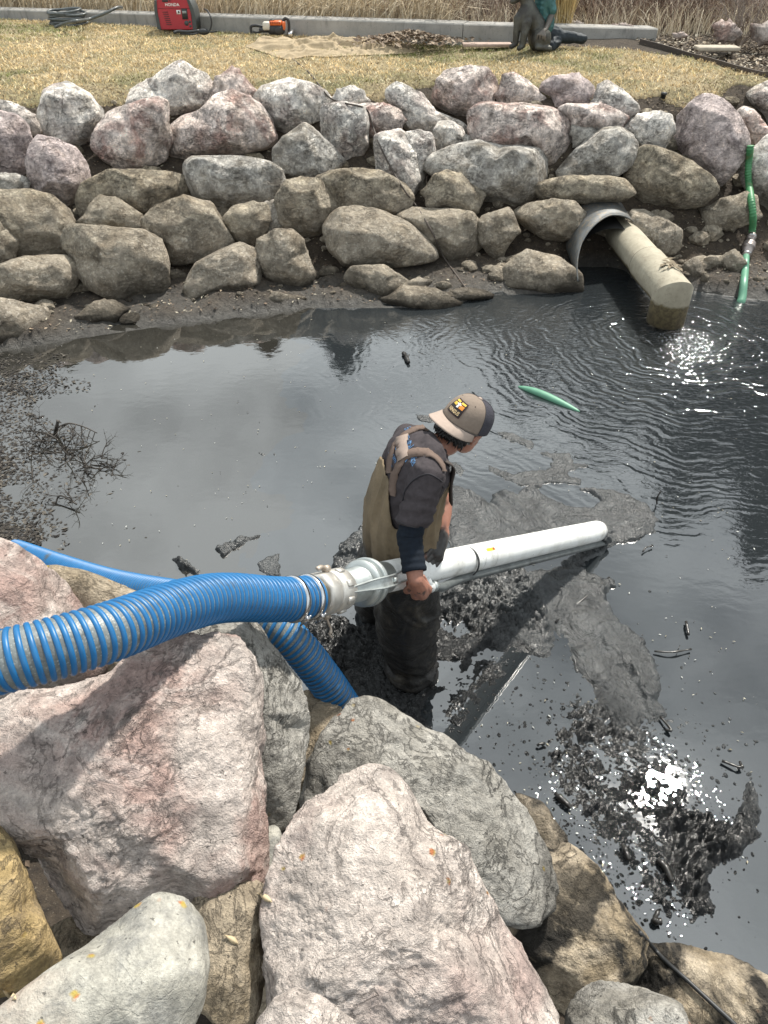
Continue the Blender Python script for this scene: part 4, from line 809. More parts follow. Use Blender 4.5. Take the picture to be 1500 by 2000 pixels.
for sg, nm in ((1, 'cam_arm'), (-1, 'cam_arm')):
    m = MB(); rd = nrm(-upc * .95 + sc * .30) if sg > 0 else nrm(upc * .9 - sc * .35); b0 = HE + dC * L0 * .16 + rd * .072
    m.tube([b0 - dC * .008, b0 + dC * .010], .012, 14)
    if sg > 0: m.tube(curve([b0, b0 + rd * .022 + dC * .012, b0 + rd * .045 + dC * .028, b0 + rd * .062 + dC * .026], 10), [.0085, .008, .007, .0065, .006, .006, .007, .008, .009, .008], 10, True, .6); m.tube([b0 + rd * .06 + dC * .02 - sc * .004, b0 + rd * .072 + dC * .032 + sc * .006], .0022, 8)
    else: m.tube(curve([b0, b0 + rd * .010 - dC * .02, b0 + rd * .006 - dC * .045], 8), .0075, 10, True, .6)
    m.build(nm, plain('worn_aluminium', (.42, .36, .30), .5, .6), hose1)
for k in (14, 5):
    m = MB(); c_ = np.array(HP1[-1 - k // 2]); m.tube([c_ - dH * .007, c_ - dH * .006, c_ + dH * .006, c_ + dH * .007], [RH * .97, RH * 1.07, RH * 1.07, RH * .97], 44, False)
    rd = nrm(sc * .85 - upc * .5); m.box(c_ + rd * RH * 1.12, (.014, .030, .012), np.array([dH, np.cross(rd, dH), rd]), .002); m.tube([c_ + rd * RH * 1.14 - np.cross(rd, dH) * .03, c_ + rd * RH * 1.14 + np.cross(rd, dH) * .026], .003, 8)
    m.build('hose_clamp', M_STEEL, hose1)
# ------------------------------------------------------------------ the man in the pond
def remeshed(mb, voxel, smooth=6, name='tmp'):
    V, F = mb.arr(); o = link(name, make_mesh(name, V, F))
    md = o.modifiers.new('r', 'REMESH'); md.mode = 'VOXEL'; md.voxel_size = voxel; md.use_smooth_shade = True
    if smooth: ms = o.modifiers.new('s', 'SMOOTH'); ms.iterations = smooth; ms.factor = .5
    dg = bpy.context.evaluated_depsgraph_get(); dg.update(); me = bpy.data.meshes.new_from_object(o.evaluated_get(dg)); bpy.data.objects.remove(o)
    n = len(me.vertices); V = np.zeros(n * 3, np.float32); me.vertices.foreach_get('co', V); return me, V.reshape(-1, 3).astype(float)
def normals(me):
    N = np.zeros(len(me.vertices) * 3, np.float32); me.vertices.foreach_get('normal', N); return N.reshape(-1, 3).astype(float)
def setv(me, V): me.vertices.foreach_set('co', V.astype(np.float32).ravel()); me.update()
def seg_r(a, b, n=6): return [np.array(a) + (np.array(b) - np.array(a)) * q for q in np.linspace(0, 1, n)]

PEL = aty(786, 1085, 2.16); WST = aty(785, 1015, 2.16); MID = aty(801, 945, 2.17); UPC = aty(822, 893, 2.19); NCK = aty(850, 872, 2.22)
SHR = aty(834, 926, 2.03); SHL = aty(797, 858, 2.33)
ELR = aty(800, 1048, 1.93); WRR = aty(812, 1134, 1.815); HDR = aty(824, 1158, 1.835)
LAT = nrm(SHL - SHR); HC = aty(908, 828, 2.27)
man = thing('person', 'man in backwards brown cap, dark t-shirt and muddy tan chest waders holding the white pipe', 'person', (0.1, 2.3, 0))
# head frame
u_c = RGT * .46 + UPV * .77 - FWD * .44; u_c = nrm(u_c); b_c = RGT * (-.74) + UPV * (-.12) - FWD * .62; b_c = nrm(b_c - u_c * (b_c @ u_c)); fc = -b_c; ear = nrm(np.cross(fc, u_c))   # ear: his right side
HF = np.array([fc, ear, u_c])
def head_pt(f, e, u): return HC + fc * f + ear * e + u_c * u
body = MB()
body.ell(HC, HF, (.090, .070, .088), 4)                                             # skull
body.ell(head_pt(.030, 0, -.045), HF, (.062, .055, .062), 3); body.ell(head_pt(.052, 0, -.080), HF, (.032, .034, .026), 3)   # face, chin
body.ell(head_pt(.012, .044, -.062), HF, (.042, .018, .030), 3); body.ell(head_pt(.012, -.044, -.062), HF, (.042, .018, .030), 3)   # jaw
body.capsule([head_pt(.092, 0, -.010), head_pt(.106, 0, -.034)], [.008, .012], 10)                             # nose
body.capsule([head_pt(.082, -.03, .010), head_pt(.092, 0, .012), head_pt(.082, .03, .010)], [.009, .009, .009], 10)  # brow
body.capsule([head_pt(.084, -.014, -.060), head_pt(.090, 0, -.060), head_pt(.084, .014, -.060)], .0065, 8)
body.capsule([head_pt(.082, -.013, -.070), head_pt(.088, 0, -.071), head_pt(.082, .013, -.070)], .0065, 8)
for sg in (-1, 1):                                                                   # ears
    body.capsule([head_pt(.006, sg * .068, -.006), head_pt(-.010, sg * .078, .002), head_pt(-.018, sg * .078, -.014), head_pt(-.008, sg * .073, -.032), head_pt(.004, sg * .067, -.040)], [.006, .007, .007, .006, .006], 8)
    body.ell(head_pt(-.004, sg * .067, -.016), HF, (.014, .006, .020), 2)
body.capsule([head_pt(-.025, 0, -.045), head_pt(-.035, 0, -.085), NCK + np.array([.005, 0, .0]), UPC + np.array([0, 0, -.03])], [.050, .048, .050, .05], 16)   # neck
body.capsule([PEL + np.array([0, 0, .02]), WST, MID, UPC + np.array([0, 0, -.04])], [.09, .085, .09, .07], 16)
body.capsule([SHL, SHL * .5 + SHR * .5 + np.array([0, 0, -.02]), SHR], [.045, .05, .045], 14)
# right arm hanging outside the pipe, hand closed underneath it
body.capsule(seg_r(SHR, ELR, 5) + seg_r(ELR, WRR, 5)[1:], [.045, .042, .038, .035, .034, .033, .032, .030, .027], 16)
def hand(W, K, dirp, palmn, side, curl, thumb, sc=1.0):
    """W wrist, K centre of the knuckles, palmn points out of the palm, side to the index finger"""
    q = nrm(K - W); side = nrm(side - q * (side @ q)); palmn = nrm(np.cross(q, side)) * (1 if np.dot(np.cross(q, side), palmn) > 0 else -1)
    fr = np.array([q, side, palmn])
    body.capsule([W, W * .5 + K * .5, K], np.array([.021, .024, .020]) * sc, 12); 
    for k in (-1.35, -.45, .45, 1.35): body.capsule([W + side * k * .007, K + side * k * .0125 * sc], np.array([.014, .0125]) * sc, 10)
    for k, ln in zip((1.35, .45, -.45, -1.35), (.92, 1.0, .94, .76)):
        p0 = K + side * k * .0165 * sc; d = q.copy(); pts = [p0 - q * .006, p0]; c = 0
        for j, (l, cu) in enumerate(zip((.034, .023, .018), curl)):
            c += cu; d = q * math.cos(c) + palmn * math.sin(c); p0 = p0 + d * l * ln * sc; pts.append(p0)
        body.capsule(pts, np.array([.0088, .0080, .0074, .0068, .0060]) * sc, 10)
    body.capsule([W * .7 + K * .3 + side * .012] + [W * .55 + K * .45 + side * thumb[i][0] + palmn * thumb[i][1] + q * thumb[i][2] for i in range(3)], np.array([.014, .012, .0105, .008]) * sc, 10)
tocam = nrm(CAM - HDR)
hand(WRR, HDR, None, np.array([-.55, .8, 0.1]), np.array([-1.0, -.35, -.15]), (.95, 1.15, .8), [(.030, .006, .0), (.042, .016, .016), (.040, .030, .034)], 1.3)
# left arm and muddy hand lying over the top of the pipe
HLK = A + ax * .235 + upp * (RP + .017) + sdv * .020; WRL = aty(863, 1040, 2.15); ELL = aty(868, 985, 2.25); 
body.capsule(seg_r(SHL, ELL, 4) + seg_r(ELL, WRL, 4)[1:], [.043, .040, .037, .034, .031, .027, .022], 16)
hand(WRL, HLK, None, -upp, -ax * .9 + sdv * .2, (.45, .65, .5), [(.026, .010, .006), (.040, .020, .020), (.046, .034, .034)], 1.4)
me, V = remeshed(body, .0031, 3)
dl = np.minimum(np.linalg.norm(V - HLK, axis=1), np.linalg.norm(V - (WRL * .4 + HLK * .6), axis=1)); dr = np.linalg.norm(V - HDR, axis=1)
nn = fbm(V * 60, 3, 4); muddy = np.clip(sstep(.085, .050, dl + nn * .02) + sstep(.055, .030, dr + nn * .03) * .45 * sstep(-.1, .5, nn) + sstep(.07, .02, np.linalg.norm(V - (WRR * .6 + HDR * .4), axis=1)) * sstep(.35, .45, nn), 0, 1)
skin = np.array([.29, .135, .092]); skc = skin * (1 + .12 * fbm(V * 18, 3, 8)[:, None]) * np.array([1, .97, .95]); 
stub = sstep(.062, .045, np.linalg.norm((V - head_pt(.055, 0, -.078)), axis=1))
skc = skc * (1 - .25 * stub)[:, None]; Cc = skc * (1 - muddy)[:, None] + np.array([.030, .027, .025]) * (1 + .6 * fbm(V * 90, 2, 3))[:, None] * muddy[:, None]
at = me.color_attributes.new('col', 'FLOAT_COLOR', 'POINT'); at.data.foreach_set('color', np.concatenate([Cc, np.ones((len(Cc), 1))], 1).astype(np.float32).ravel())
t = NT('skin'); a = t.n('ShaderNodeAttribute', attribute_name='col').outputs['Color']; t.P(Base_Color=a, Roughness=.5); t.p.inputs['Subsurface Weight'].default_value = .08; t.p.inputs['Subsurface Radius'].default_value = (.01, .004, .002); t.bump(t.noise(t.obj(), 220, 4, .6), .25, .002)
link('body', me, t.m, man)
# eyes
for sg in (-1, 1):
    MB().ell(head_pt(.078, sg * .028, -.006), HF, (.011, .011, .011), 3).build('eye', plain('eye_white', (.6, .58, .55), .2), man)

# t-shirt
TORS = [PEL + np.array([0, 0, .04]), WST, MID, UPC, NCK]
def torso_axis(n):
    C = curve(TORS, n); return C
def torso_ring(C, T, a, b, k, back=1.0):
    l = nrm(LAT - T * (LAT @ T)); f = nrm(np.cross(l, T)); f = f if f[0] > 0 else -f
    th = np.linspace(0, 2 * math.pi, k, endpoint=False); cs, sn = np.cos(th), np.sin(th); e = .82
    return C + (np.sign(cs) * np.abs(cs) ** e * a)[:, None] * l + (np.sign(sn) * np.abs(sn) ** e * b)[:, None] * f
def torso(m, ra, rb, n=24, k=48, s0=0, s1=1, cap=True):
    C = torso_axis(n); T = np.gradient(C, axis=0); T /= np.linalg.norm(T, axis=1)[:, None]; t_ = np.linspace(0, 1, n); G = []
    for i in range(n): G.append(torso_ring(C[i], T[i], np.interp(t_[i], *ra), np.interp(t_[i], *rb), k))
    G = np.array(G); m.grid(G, n, k, True)
    if cap:
        for ring, fl in ((G[0], 1), (G[-1], 0)):
            c0 = ring.mean(0); kk = np.arange(k); Tt = np.stack([kk, (kk + 1) % k, np.full(k, k)], 1); m.add(np.concatenate([ring, [c0]]), None, Tt if not fl else Tt[:, ::-1])
    return G
sh = MB(); K_ = (0, .25, .5, .72, .86, .95, 1.0)
torso(sh, (K_, (.150, .142, .160, .172, .145, .100, .062)), (K_, (.102, .100, .108, .106, .090, .074, .056)))
def sleeve(m, S_, E_, f, r0, r1, r2):
    e = S_ + (E_ - S_) * f; m.capsule([S_ * .8 + UPC * .2, S_, S_ * .6 + e * .4], [r0 * .95, r0, r0 * .98], 24); m.tube(seg_r(S_, e, 8), np.linspace(r0, r2, 8), 28)
sleeve(sh, SHR, ELR, .80, .060, .056, .053); sleeve(sh, SHL, ELL, .75, .057, .054, .055)
nl = NCK - nrm(HC - NCK) * .014 - np.array([0, 0, .012]); sh.capsule([SHR, SHR * .5 + nl * .5, nl, SHL * .5 + nl * .5, SHL], [.055, .060, .054, .058, .054], 20)
me, V = remeshed(sh, .0060, 8); Nn = normals(me)
fold = .0085 * ridged(V * np.array([9, 9, 16]) + fbm(V * 4, 2, 7)[:, None] * 2, 3, 11) + .006 * fbm(V * 13, 3, 12)
# pulls radiating from the armpit and along the sleeve
arm_ax = nrm(ELR - SHR); sl = (V - SHR) @ arm_ax; fold += .003 * np.sin(sl * 120 + 6 * fbm(V * 8, 2, 3)) * sstep(.03, .1, sl) * sstep(.12, .07, np.linalg.norm(V - SHR - arm_ax * sl[:, None], axis=1))
V2 = V + Nn * fold[:, None]; setv(me, V2)
M_SHIRT = plain('dark_grey_cotton', (.054, .047, .050), .95, 0, .22, 60, .5, spec=.15)
shirt = link('t_shirt', me, M_SHIRT, man)
bm_sh = BVHTree.FromPolygons([Vector(v) for v in V2], [tuple(p.vertices) for p in me.polygons])
# collar and sleeve hem
hem = SHR + (ELR - SHR) * .79; ha = nrm(ELR - SHR); h1 = nrm(np.cross(ha, [0, 1, 0])); h2 = np.cross(ha, h1); th = np.linspace(0, 2 * math.pi, 41); P = []
for q in th:
    l_, n_, _, _ = bm_sh.ray_cast(Vector(hem + (h1 * math.cos(q) + h2 * math.sin(q)) * .12), Vector(-(h1 * math.cos(q) + h2 * math.sin(q))), .12); P.append(np.array(l_) if l_ is not None else hem + (h1 * math.cos(q) + h2 * math.sin(q)) * .054)
MB().tube(np.array(P), .0028, 6, False).build('hem', plain('hem_dark', (.026, .023, .026), .9), man)
cf = np.array([head_pt(-.03, 0, -.07)]) ; nd = nrm(head_pt(-.03, 0, -.06) - NCK); l2 = nrm(LAT - nd * (LAT @ nd)); f2 = np.cross(l2, nd); th = np.linspace(0, 2 * math.pi, 41)
cc = NCK + nd * .006 - np.array([0, 0, .006]); MB().tube(cc + np.cos(th)[:, None] * l2 * .064 + np.sin(th)[:, None] * f2 * .062, .0065, 10, False).build('collar', plain('collar_black', (.022, .022, .027), .9), man)
# black under-sleeve on the near arm
m = MB(); P = [SHR + (ELR - SHR) * .55] + seg_r(SHR + (ELR - SHR) * .7, ELR, 3) + seg_r(ELR, WRR, 6)[1:-1]; P = resample(curve(P, 30), .004); n = len(P)
rr = np.interp(np.linspace(0, 1, n), [0, .4, .7, 1], [.046, .044, .042, .041]) + .0010 * np.sin(np.linspace(0, 61, n)) + .0022 * fbm(xyz(np.linspace(0, 7, n), 0 * np.linspace(0, 1, n)), 2, 5); m.tube(P, rr, 36, True)
o = m.build('under_sleeve', plain('navy_black_knit', (.008, .012, .019), .9, 0, .3, 70, .4, spec=.2), man)

# waders: seat and legs (one sewn piece, black with mud below the hip), tan bib above
HR = aty(792, 1105, 2.06); HL = aty(765, 1075, 2.28); KR = aty(795, 1220, 2.09) ; AR = atz(806, 1322, -.02); FR = atz(812, 1345, -.16)
KL = aty(752, 1150, 2.42); AL = atz(735, 1192, -.02)
wd_ = MB()
wd_.ell((HR + HL) / 2 + np.array([0, 0, -.015]), np.array([nrm(np.cross(LAT, [0, 0, 1])), LAT, [0, 0, 1]]), (.125, .185, .125), 4)
def leg(P, r):
    P = resample(curve(P, 40), .008); n = len(P); q = np.linspace(0, 1, n); rr = np.interp(q, np.linspace(0, 1, len(r)), r); wd_.tube(P, rr, 40)
leg([HR, HR * .5 + KR * .5 + np.array([.01, 0, 0]), KR, KR * .5 + AR * .5, AR, FR], [.118, .112, .104, .100, .088, .080])
leg([HL, HL * .5 + KL * .5, KL, KL * .5 + AL * .5, AL, AL + np.array([0, .05, -.15])], [.115, .108, .098, .09, .082, .078])
me, V = remeshed(wd_, .0075, 8); Nn = normals(me)
wrp = 1.6 * fbm(V * 5, 2, 9); zz = V[:, 2] + .25 * (V[:, 0]) + .10 * wrp
f = .026 * ridged(np.stack([V[:, 0] * 2.2 + wrp, V[:, 1] * 2.2, zz * 6.5], 1), 3, 21) * sstep(.78, .5, V[:, 2]) + .007 * fbm(V * 16, 3, 31)
f = f + .010 * ridged(np.stack([V[:, 0] * 6, V[:, 1] * 6, V[:, 2] * 5 + V[:, 0] * 9], 1), 2, 77)
setv(me, V + Nn * f[:, None])
t = NT('wader_cloth'); p = t.pos(); n = t.noise(p, 9, 7, .68); n3 = t.noise(p, 90, 4, .6); z = t.sep(p)[2]
tanc = t.mix(t.ramp(n, .35, .65), (.20, .152, .095), (.135, .105, .068)); md = t.ramp(t.math('ADD', z, t.math('MULTIPLY', t.math('SUBTRACT', n, .5), .26)), .80, .70)
blk = t.mix(t.ramp(t.noise(p, 14, 5, .6), .52, .72), (.016, .015, .014), (.055, .048, .038))
t.P(Base_Color=t.mix(md, tanc, blk), Roughness=t.mix(md, (.9, .9, .9), (.42, .42, .42))); t.p.inputs['Specular IOR Level'].default_value = .35; t.bump(t.math('ADD', n3, t.math('MULTIPLY', n, 1.2)), .5, .006); M_WADER = t.m
waders = link('waders', me, M_WADER, man)
# bib: loose cloth around the torso with an uneven top edge
nθ, ns = 96, 46; C = torso_axis(80); T = np.gradient(C, axis=0); T /= np.linalg.norm(T, axis=1)[:, None]; G = np.zeros((ns, nθ, 3)); th = np.linspace(0, 2 * math.pi, nθ, endpoint=False)
# th 0 = his left, pi/2 = front, pi = his right, 3pi/2 = back
top = np.interp(np.degrees(th), [0, 45, 90, 135, 170, 205, 240, 270, 300, 330, 360], [.36, .60, .80, .70, .45, .36, .58, .64, .58, .45, .36])
for i in range(ns):
    s_ = top * i / (ns - 1) - .06 * (1 - i / (ns - 1))
    for j in range(nθ):
        q = s_[j]; ii = int(np.clip(q, 0, 1) * 79); c = C[ii] + T[ii] * min(q, 0) * 1.0 * .4; tg = T[ii]; l = nrm(LAT - tg * (LAT @ tg)); f = nrm(np.cross(l, tg)); f = f if f[0] > 0 else -f
        a_ = np.interp(q, [-.1, 0, .3, .6, .8], [.180, .170, .162, .158, .160]); b_ = np.interp(q, [-.1, 0, .3, .6, .8], [.132, .126, .122, .118, .112]); 
        cs, sn = math.cos(th[j]), math.sin(th[j]); e = .8; bk = 1.0 + (.05 if sn < 0 else 0) * math.sin(min(max(q / .62, 0), 1) * math.pi) * abs(sn)
        G[i, j] = c + l * math.copysign(abs(cs) ** e, cs) * a_ + f * math.copysign(abs(sn) ** e, sn) * b_ * bk
flat = G.reshape(-1, 3); sN = np.repeat(np.linspace(0, 1, ns), nθ); ang = np.tile(th, ns)
u2 = np.stack([np.cos(ang) * 3.4, np.sin(ang) * 3.4, sN * .8], 1); fo = .028 * ridged(u2 * 1.3, 3, 61) * (1 - .5 * sN) + .004 * fbm(flat * 18, 3, 62)
nr = G - C[:1]; cen = G.mean(1, keepdims=True); nr = (G - cen); nr /= np.linalg.norm(nr, axis=2)[:, :, None]
G = G + nr * fo.reshape(ns, nθ)[:, :, None]
m = MB(); m.grid(G, ns, nθ, True); bib = m.build('wader_bib', M_WADER, man, True, True)
so_ = bib.modifiers.new('thick', 'SOLIDIFY'); so_.thickness = .004; so_.offset = -1
Gb = G
# braces: webbing laid on the shirt
bm_all = bm_sh
def drape(P, off=.004):
    out = []; 
    for q in P:
        loc, nor, _, _ = bm_all.find_nearest(Vector(q)); 
        n_ = np.array(nor); out.append((np.array(loc) + n_ * off, n_))
    return out
def see(px, py):
    d = nrm(ray(px, py)); loc, nor, _, _ = bm_all.ray_cast(Vector(CAM), Vector(d))
    if loc is None:
        b = CAM + d * 2.6; bl = 1e9
        for q in np.linspace(2.2, 3.2, 60):
            l_, n_, _, ds = bm_all.find_nearest(Vector(CAM + d * q))
            if ds < bl: bl = ds; b = np.array(l_)
        return b
    return np.array(loc)
M_WEB = plain('brown_webbing', (.135, .098, .080), .85, 0, .12, 90, .4, spec=.2)
def strap(pts, w, name='brace', mat=None, off=.005, n=36):
    P = curve(pts, n); D = drape(P, off); Q = np.array([d[0] for d in D]); 
    for _ in range(3): Q[1:-1] = (Q[:-2] + 2 * Q[1:-1] + Q[2:]) / 4
    N_ = np.array([d[1] for d in D]); T_ = np.gradient(Q, axis=0); T_ /= np.linalg.norm(T_, axis=1)[:, None]; Sd = np.cross(T_, N_); Sd /= np.linalg.norm(Sd, axis=1)[:, None]
    G = np.stack([Q - Sd * w / 2 - N_ * .0035, Q - Sd * w / 2 + N_ * .001, Q + N_ * .0015, Q + Sd * w / 2 + N_ * .001, Q + Sd * w / 2 - N_ * .0035], 1)
    return MB().grid(G, n, 5).build(name, mat or M_WEB, man)
M_SEAM = plain('shirt_seam', (.018, .016, .020), .9)
strap([see(787, 978), see(796, 952), see(814, 934), see(836, 926), see(854, 934), see(866, 952)], .005, 'shoulder_seam', M_SEAM, .0035, 40)

strap([see(778, 912), see(789, 893), see(815, 884), see(840, 888), see(858, 902), see(867, 922)], .036)
strap([see(789, 900), see(786, 874), see(790, 852), see(805, 842), see(832, 836)], .036)
strap([see(790, 888), see(782, 908), see(773, 926), see(768, 946), see(766, 968)], .036)
strap([see(787, 872), see(774, 866), see(767, 882), see(762, 903), see(760, 925)], .030)
strap([see(787, 854), see(786, 872), see(789, 898)], .046, 'brace_patch', plain('tan_brace_patch', (.26, .20, .165), .8, 0, .12), .008, 14)
# front buckle strap hanging from the shoulder
a0 = see(866, 903); fwdv = nrm(np.cross(LAT, T[50])); fwdv = fwdv if fwdv[0] > 0 else -fwdv
P = curve([a0 + fwdv * -.01, a0 + fwdv * .030 + np.array([0, 0, -.02]), aty(876, 950, 2.07), aty(877, 988, 2.06)], 20); G = np.stack([P + np.array([.008, -.0, 0]) - LAT * .0, P + LAT * .034 + np.array([.008, 0, 0]), P + LAT * .034 + np.array([.014, 0, 0]), P + np.array([.014, 0, 0])], 1)
MB().grid(G, 20, 4, True).build('brace', plain('dark_webbing', (.045, .035, .03), .8), man)

# lettering on the back of the shirt
M_PRT = plain('blue_print', (.09, .22, .42), .7)
def text_mesh(txt, size, bold=False):
    cu = bpy.data.curves.new('lettering', 'FONT'); cu.body = txt; cu.size = size; cu.align_x = 'LEFT'; cu.resolution_u = 2
    if bold: cu.offset = size * .018
    o = bpy.data.objects.new('lettering', cu); COL.objects.link(o); dg = bpy.context.evaluated_depsgraph_get(); dg.update()
    me = bpy.data.meshes.new_from_object(o.evaluated_get(dg)); bpy.data.objects.remove(o); bpy.data.curves.remove(cu); return me
def print_on(txt, p0, p1, size_px, bm, off, mat, parent, name='lettering'):
    """letters along the line p0->p1 on the cloth (pixels only pick the place)"""
    a_, b_ = see(*p0), see(*p1); me = text_mesh(txt, 1.0, False); n = len(me.vertices); V = np.zeros(n * 3, np.float32); me.vertices.foreach_get('co', V); V = V.reshape(-1, 3); w = V[:, 0].max()
    d = b_ - a_; L_ = np.linalg.norm(d); d = d / L_; k = L_ / w; _, nor, _, _ = bm.find_nearest(Vector((a_ + b_) / 2)); nor = np.array(nor); upd = nrm(np.cross(nor, d)); out = []
    for x_, y_, _z in V:
        q = a_ + d * x_ * k + upd * y_ * size_px; l_, n_, _, _ = bm.find_nearest(Vector(q)); out.append(np.array(l_) + np.array(n_) * off)
    setv(me, np.array(out)); return link(name, me, mat, parent)
print_on('Environmental Services', (791, 838), (806, 912), .034, bm_sh, .0022, M_PRT, man)
print_on('Industrial', (773, 866), (779, 898), .026, bm_sh, .0022, M_PRT, man)
print_on('Vacuum', (766, 872), (772, 905), .026, bm_sh, .0022, M_PRT, man)
print_on('Hydro', (760, 884), (765, 915), .024, bm_sh, .0022, M_PRT, man)
print_on('al', (785, 899), (793, 903), .024, bm_sh, .0022, M_PRT, man)

# hair
hr = MB(); r = np.random.default_rng(3); hm = MB(); hm.ell(head_pt(-.008, 0, .0), HF, (.089, .0755, .088), 4)
V, F = hm.arr(); lo = (V - HC) @ HF.T; keep_ = (lo[:, 2] > -.046) & (lo[:, 0] < .012)
Vh = V + ((lo[:, 2] < -.03)[:, None]) * 0; F0 = F[0][keep_[F[0]].all(1)]; me = make_mesh('hair', Vh, [F0]); M_HAIR = plain('black_hair', (.008, .007, .007), .45, 0, .3); hair = link('hair', me, M_HAIR, man)
m = MB()
for k in range(420):                                   # locks over the nape and round the ears
    az = r.uniform(math.pi * .62, math.pi * 1.38); f0 = math.cos(az) * .088; e0 = math.sin(az) * .076; u0 = r.uniform(-.045, -.005); p0 = head_pt(f0 - .004, e0, u0)
    dn = -u_c * r.uniform(.012, .030) + fc * r.uniform(-.006, .012) * (1 if abs(e0) < .05 else .2) + ear * r.uniform(-.006, .006); m.tube([p0, p0 + dn * .5 + nrm(p0 - HC) * .004, p0 + dn], [.0036, .0030, .0004], 5)
m.build('hair_locks', M_HAIR, man)
# cap, worn backwards
M_CAP = plain('taupe_cap_cloth', (.205, .165, .135), .9, 0, .1, 90, .4, spec=.15); M_MESH = plain('charcoal_cap_mesh', (.055, .054, .066), .85, 0, .25, 150, .9, spec=.15); M_BRIM = plain('tan_brim_cloth', (.33, .265, .225), .85, 0, .08, 90, .3, spec=.15)
cap = thing('cap', 'brown and charcoal mesh cap with an orange patch, worn backwards on the man', 'cap', HC)
cap.name = 'cap'
def crown(az, q, rr=0.0):
    """az 0 = towards the brim (his nape), q 0 band .. 1 button"""
    hgt = math.sin(q * math.pi / 2); w = math.cos(q * math.pi / 2) ** .72
    return HC + (b_c * math.cos(az) * (.099 + rr) + ear * math.sin(az) * (.083 + rr)) * w * (1.0 + .02 * math.sin(q * 3)) + u_c * (.006 + (.100 + rr) * hgt) + b_c * .012 * hgt * 0
na, nq = 65, 22
def panel(a0, a1, mat, name, rr=0):
    az = np.linspace(a0, a1, na); G = np.array([[crown(a_, q, rr) for a_ in az] for q in np.linspace(0, .995, nq)]); o = MB().grid(G, nq, na).build(name, mat, cap); s_ = o.modifiers.new('t', 'SOLIDIFY'); s_.thickness = .003; s_.offset = -1; return o
panel(-R_(80), R_(80), M_CAP, 'crown_front'); panel(R_(80), R_(280), M_MESH, 'crown_mesh')
m = MB(); th = np.linspace(-R_(80), R_(80), 50); m.tube([crown(a_, .0, .0012) for a_ in th], .0035, 6, True); m.build('seam', plain('seam_dark', (.06, .05, .045), .9), cap)
m = MB()
for a_ in (-R_(80), R_(80), R_(140), R_(220)): m.tube([crown(a_, q, .0004) for q in np.linspace(0, .98, 16)], .0013, 5)
m.build('seam', plain('seam_dark2', (.045, .042, .045), .9), cap)
MB().ell(crown(0, .999) , HF, (.009, .009, .005), 2).build('button', M_BRIM, cap)
for a_ in (-R_(40), R_(40)): 
    nrm_ = nrm(crown(a_, .62) - HC); MB().ell(crown(a_, .62, .0), np.array([np.cross(nrm_, u_c), u_c, nrm_]), (.0038, .0038, .0015), 2).build('eyelet', plain('eyelet_brown', (.09, .06, .05), .6), cap)
# brim, curved down at the sides
G = []
for q in np.linspace(0, 1, 10):
    row = []
    for a_ in np.linspace(-R_(72), R_(72), 33):
        base = crown(a_, .0, .001); w = math.cos(a_ / R_(72) * math.pi / 2) ** .55 if abs(a_) < R_(71.9) else 0
        out_ = b_c * (.068 * q * w) + ear * math.sin(a_) * .006 * q; drop = -u_c * (.030 * (abs(math.sin(a_)) ** 2) * q + .012 * q * w)
        row.append(base + out_ + drop + u_c * .001)
    G.append(row)
o = MB().grid(np.array(G), 10, 33).build('brim', M_BRIM, cap); s_ = o.modifiers.new('t', 'SOLIDIFY'); s_.thickness = .0045; s_.offset = 0
# patch with sunset stripes and lettering
def patch(a0, a1, q0, q1, rr, mat, name, k=8, rnd=True):
    G = np.array([[crown(a_, q, rr) for a_ in np.linspace(a0, a1, k)] for q in np.linspace(q0, q1, k)]); return MB().grid(G, k, k).build(name, mat, cap)
D = R_(1); M_PB = plain('patch_black', (.018, .014, .015), .8); M_PO = plain('patch_orange', (.72, .25, .03), .7); M_PY = plain('patch_yellow', (.75, .47, .06), .7); M_PW = plain('patch_white', (.75, .73, .68), .7)
patch(-22 * D, 22 * D, .16, .56, .0030, plain('patch_edge', (.05, .02, .02), .8), 'patch_border'); patch(-20.5 * D, 20.5 * D, .175, .545, .0038, M_PB, 'patch')
patch(-18 * D, -3 * D, .47, .52, .0045, M_PY, 'stripe'); patch(2 * D, 18 * D, .47, .52, .0045, M_PY, 'stripe'); patch(-17 * D, -6 * D, .37, .445, .0045, M_PY, 'stripe'); patch(5 * D, 18 * D, .35, .445, .0045, M_PO, 'stripe')
patch(-3 * D, 3 * D, .34, .47, .005, M_PW, 'emblem'); patch(-7 * D, 7 * D, .42, .45, .0048, M_PW, 'emblem')
me = text_mesh('NINGUS', 1.0, True); n = len(me.vertices); V = np.zeros(n * 3, np.float32); me.vertices.foreach_get('co', V); V = V.reshape(-1, 3); w = V[:, 0].max()
setv(me, np.array([crown((-17 + 34 * v[0] / w) * D, .205 + .12 * v[1], .0048) for v in V])); link('lettering', me, plain('patch_cream', (.75, .55, .30), .7), cap)
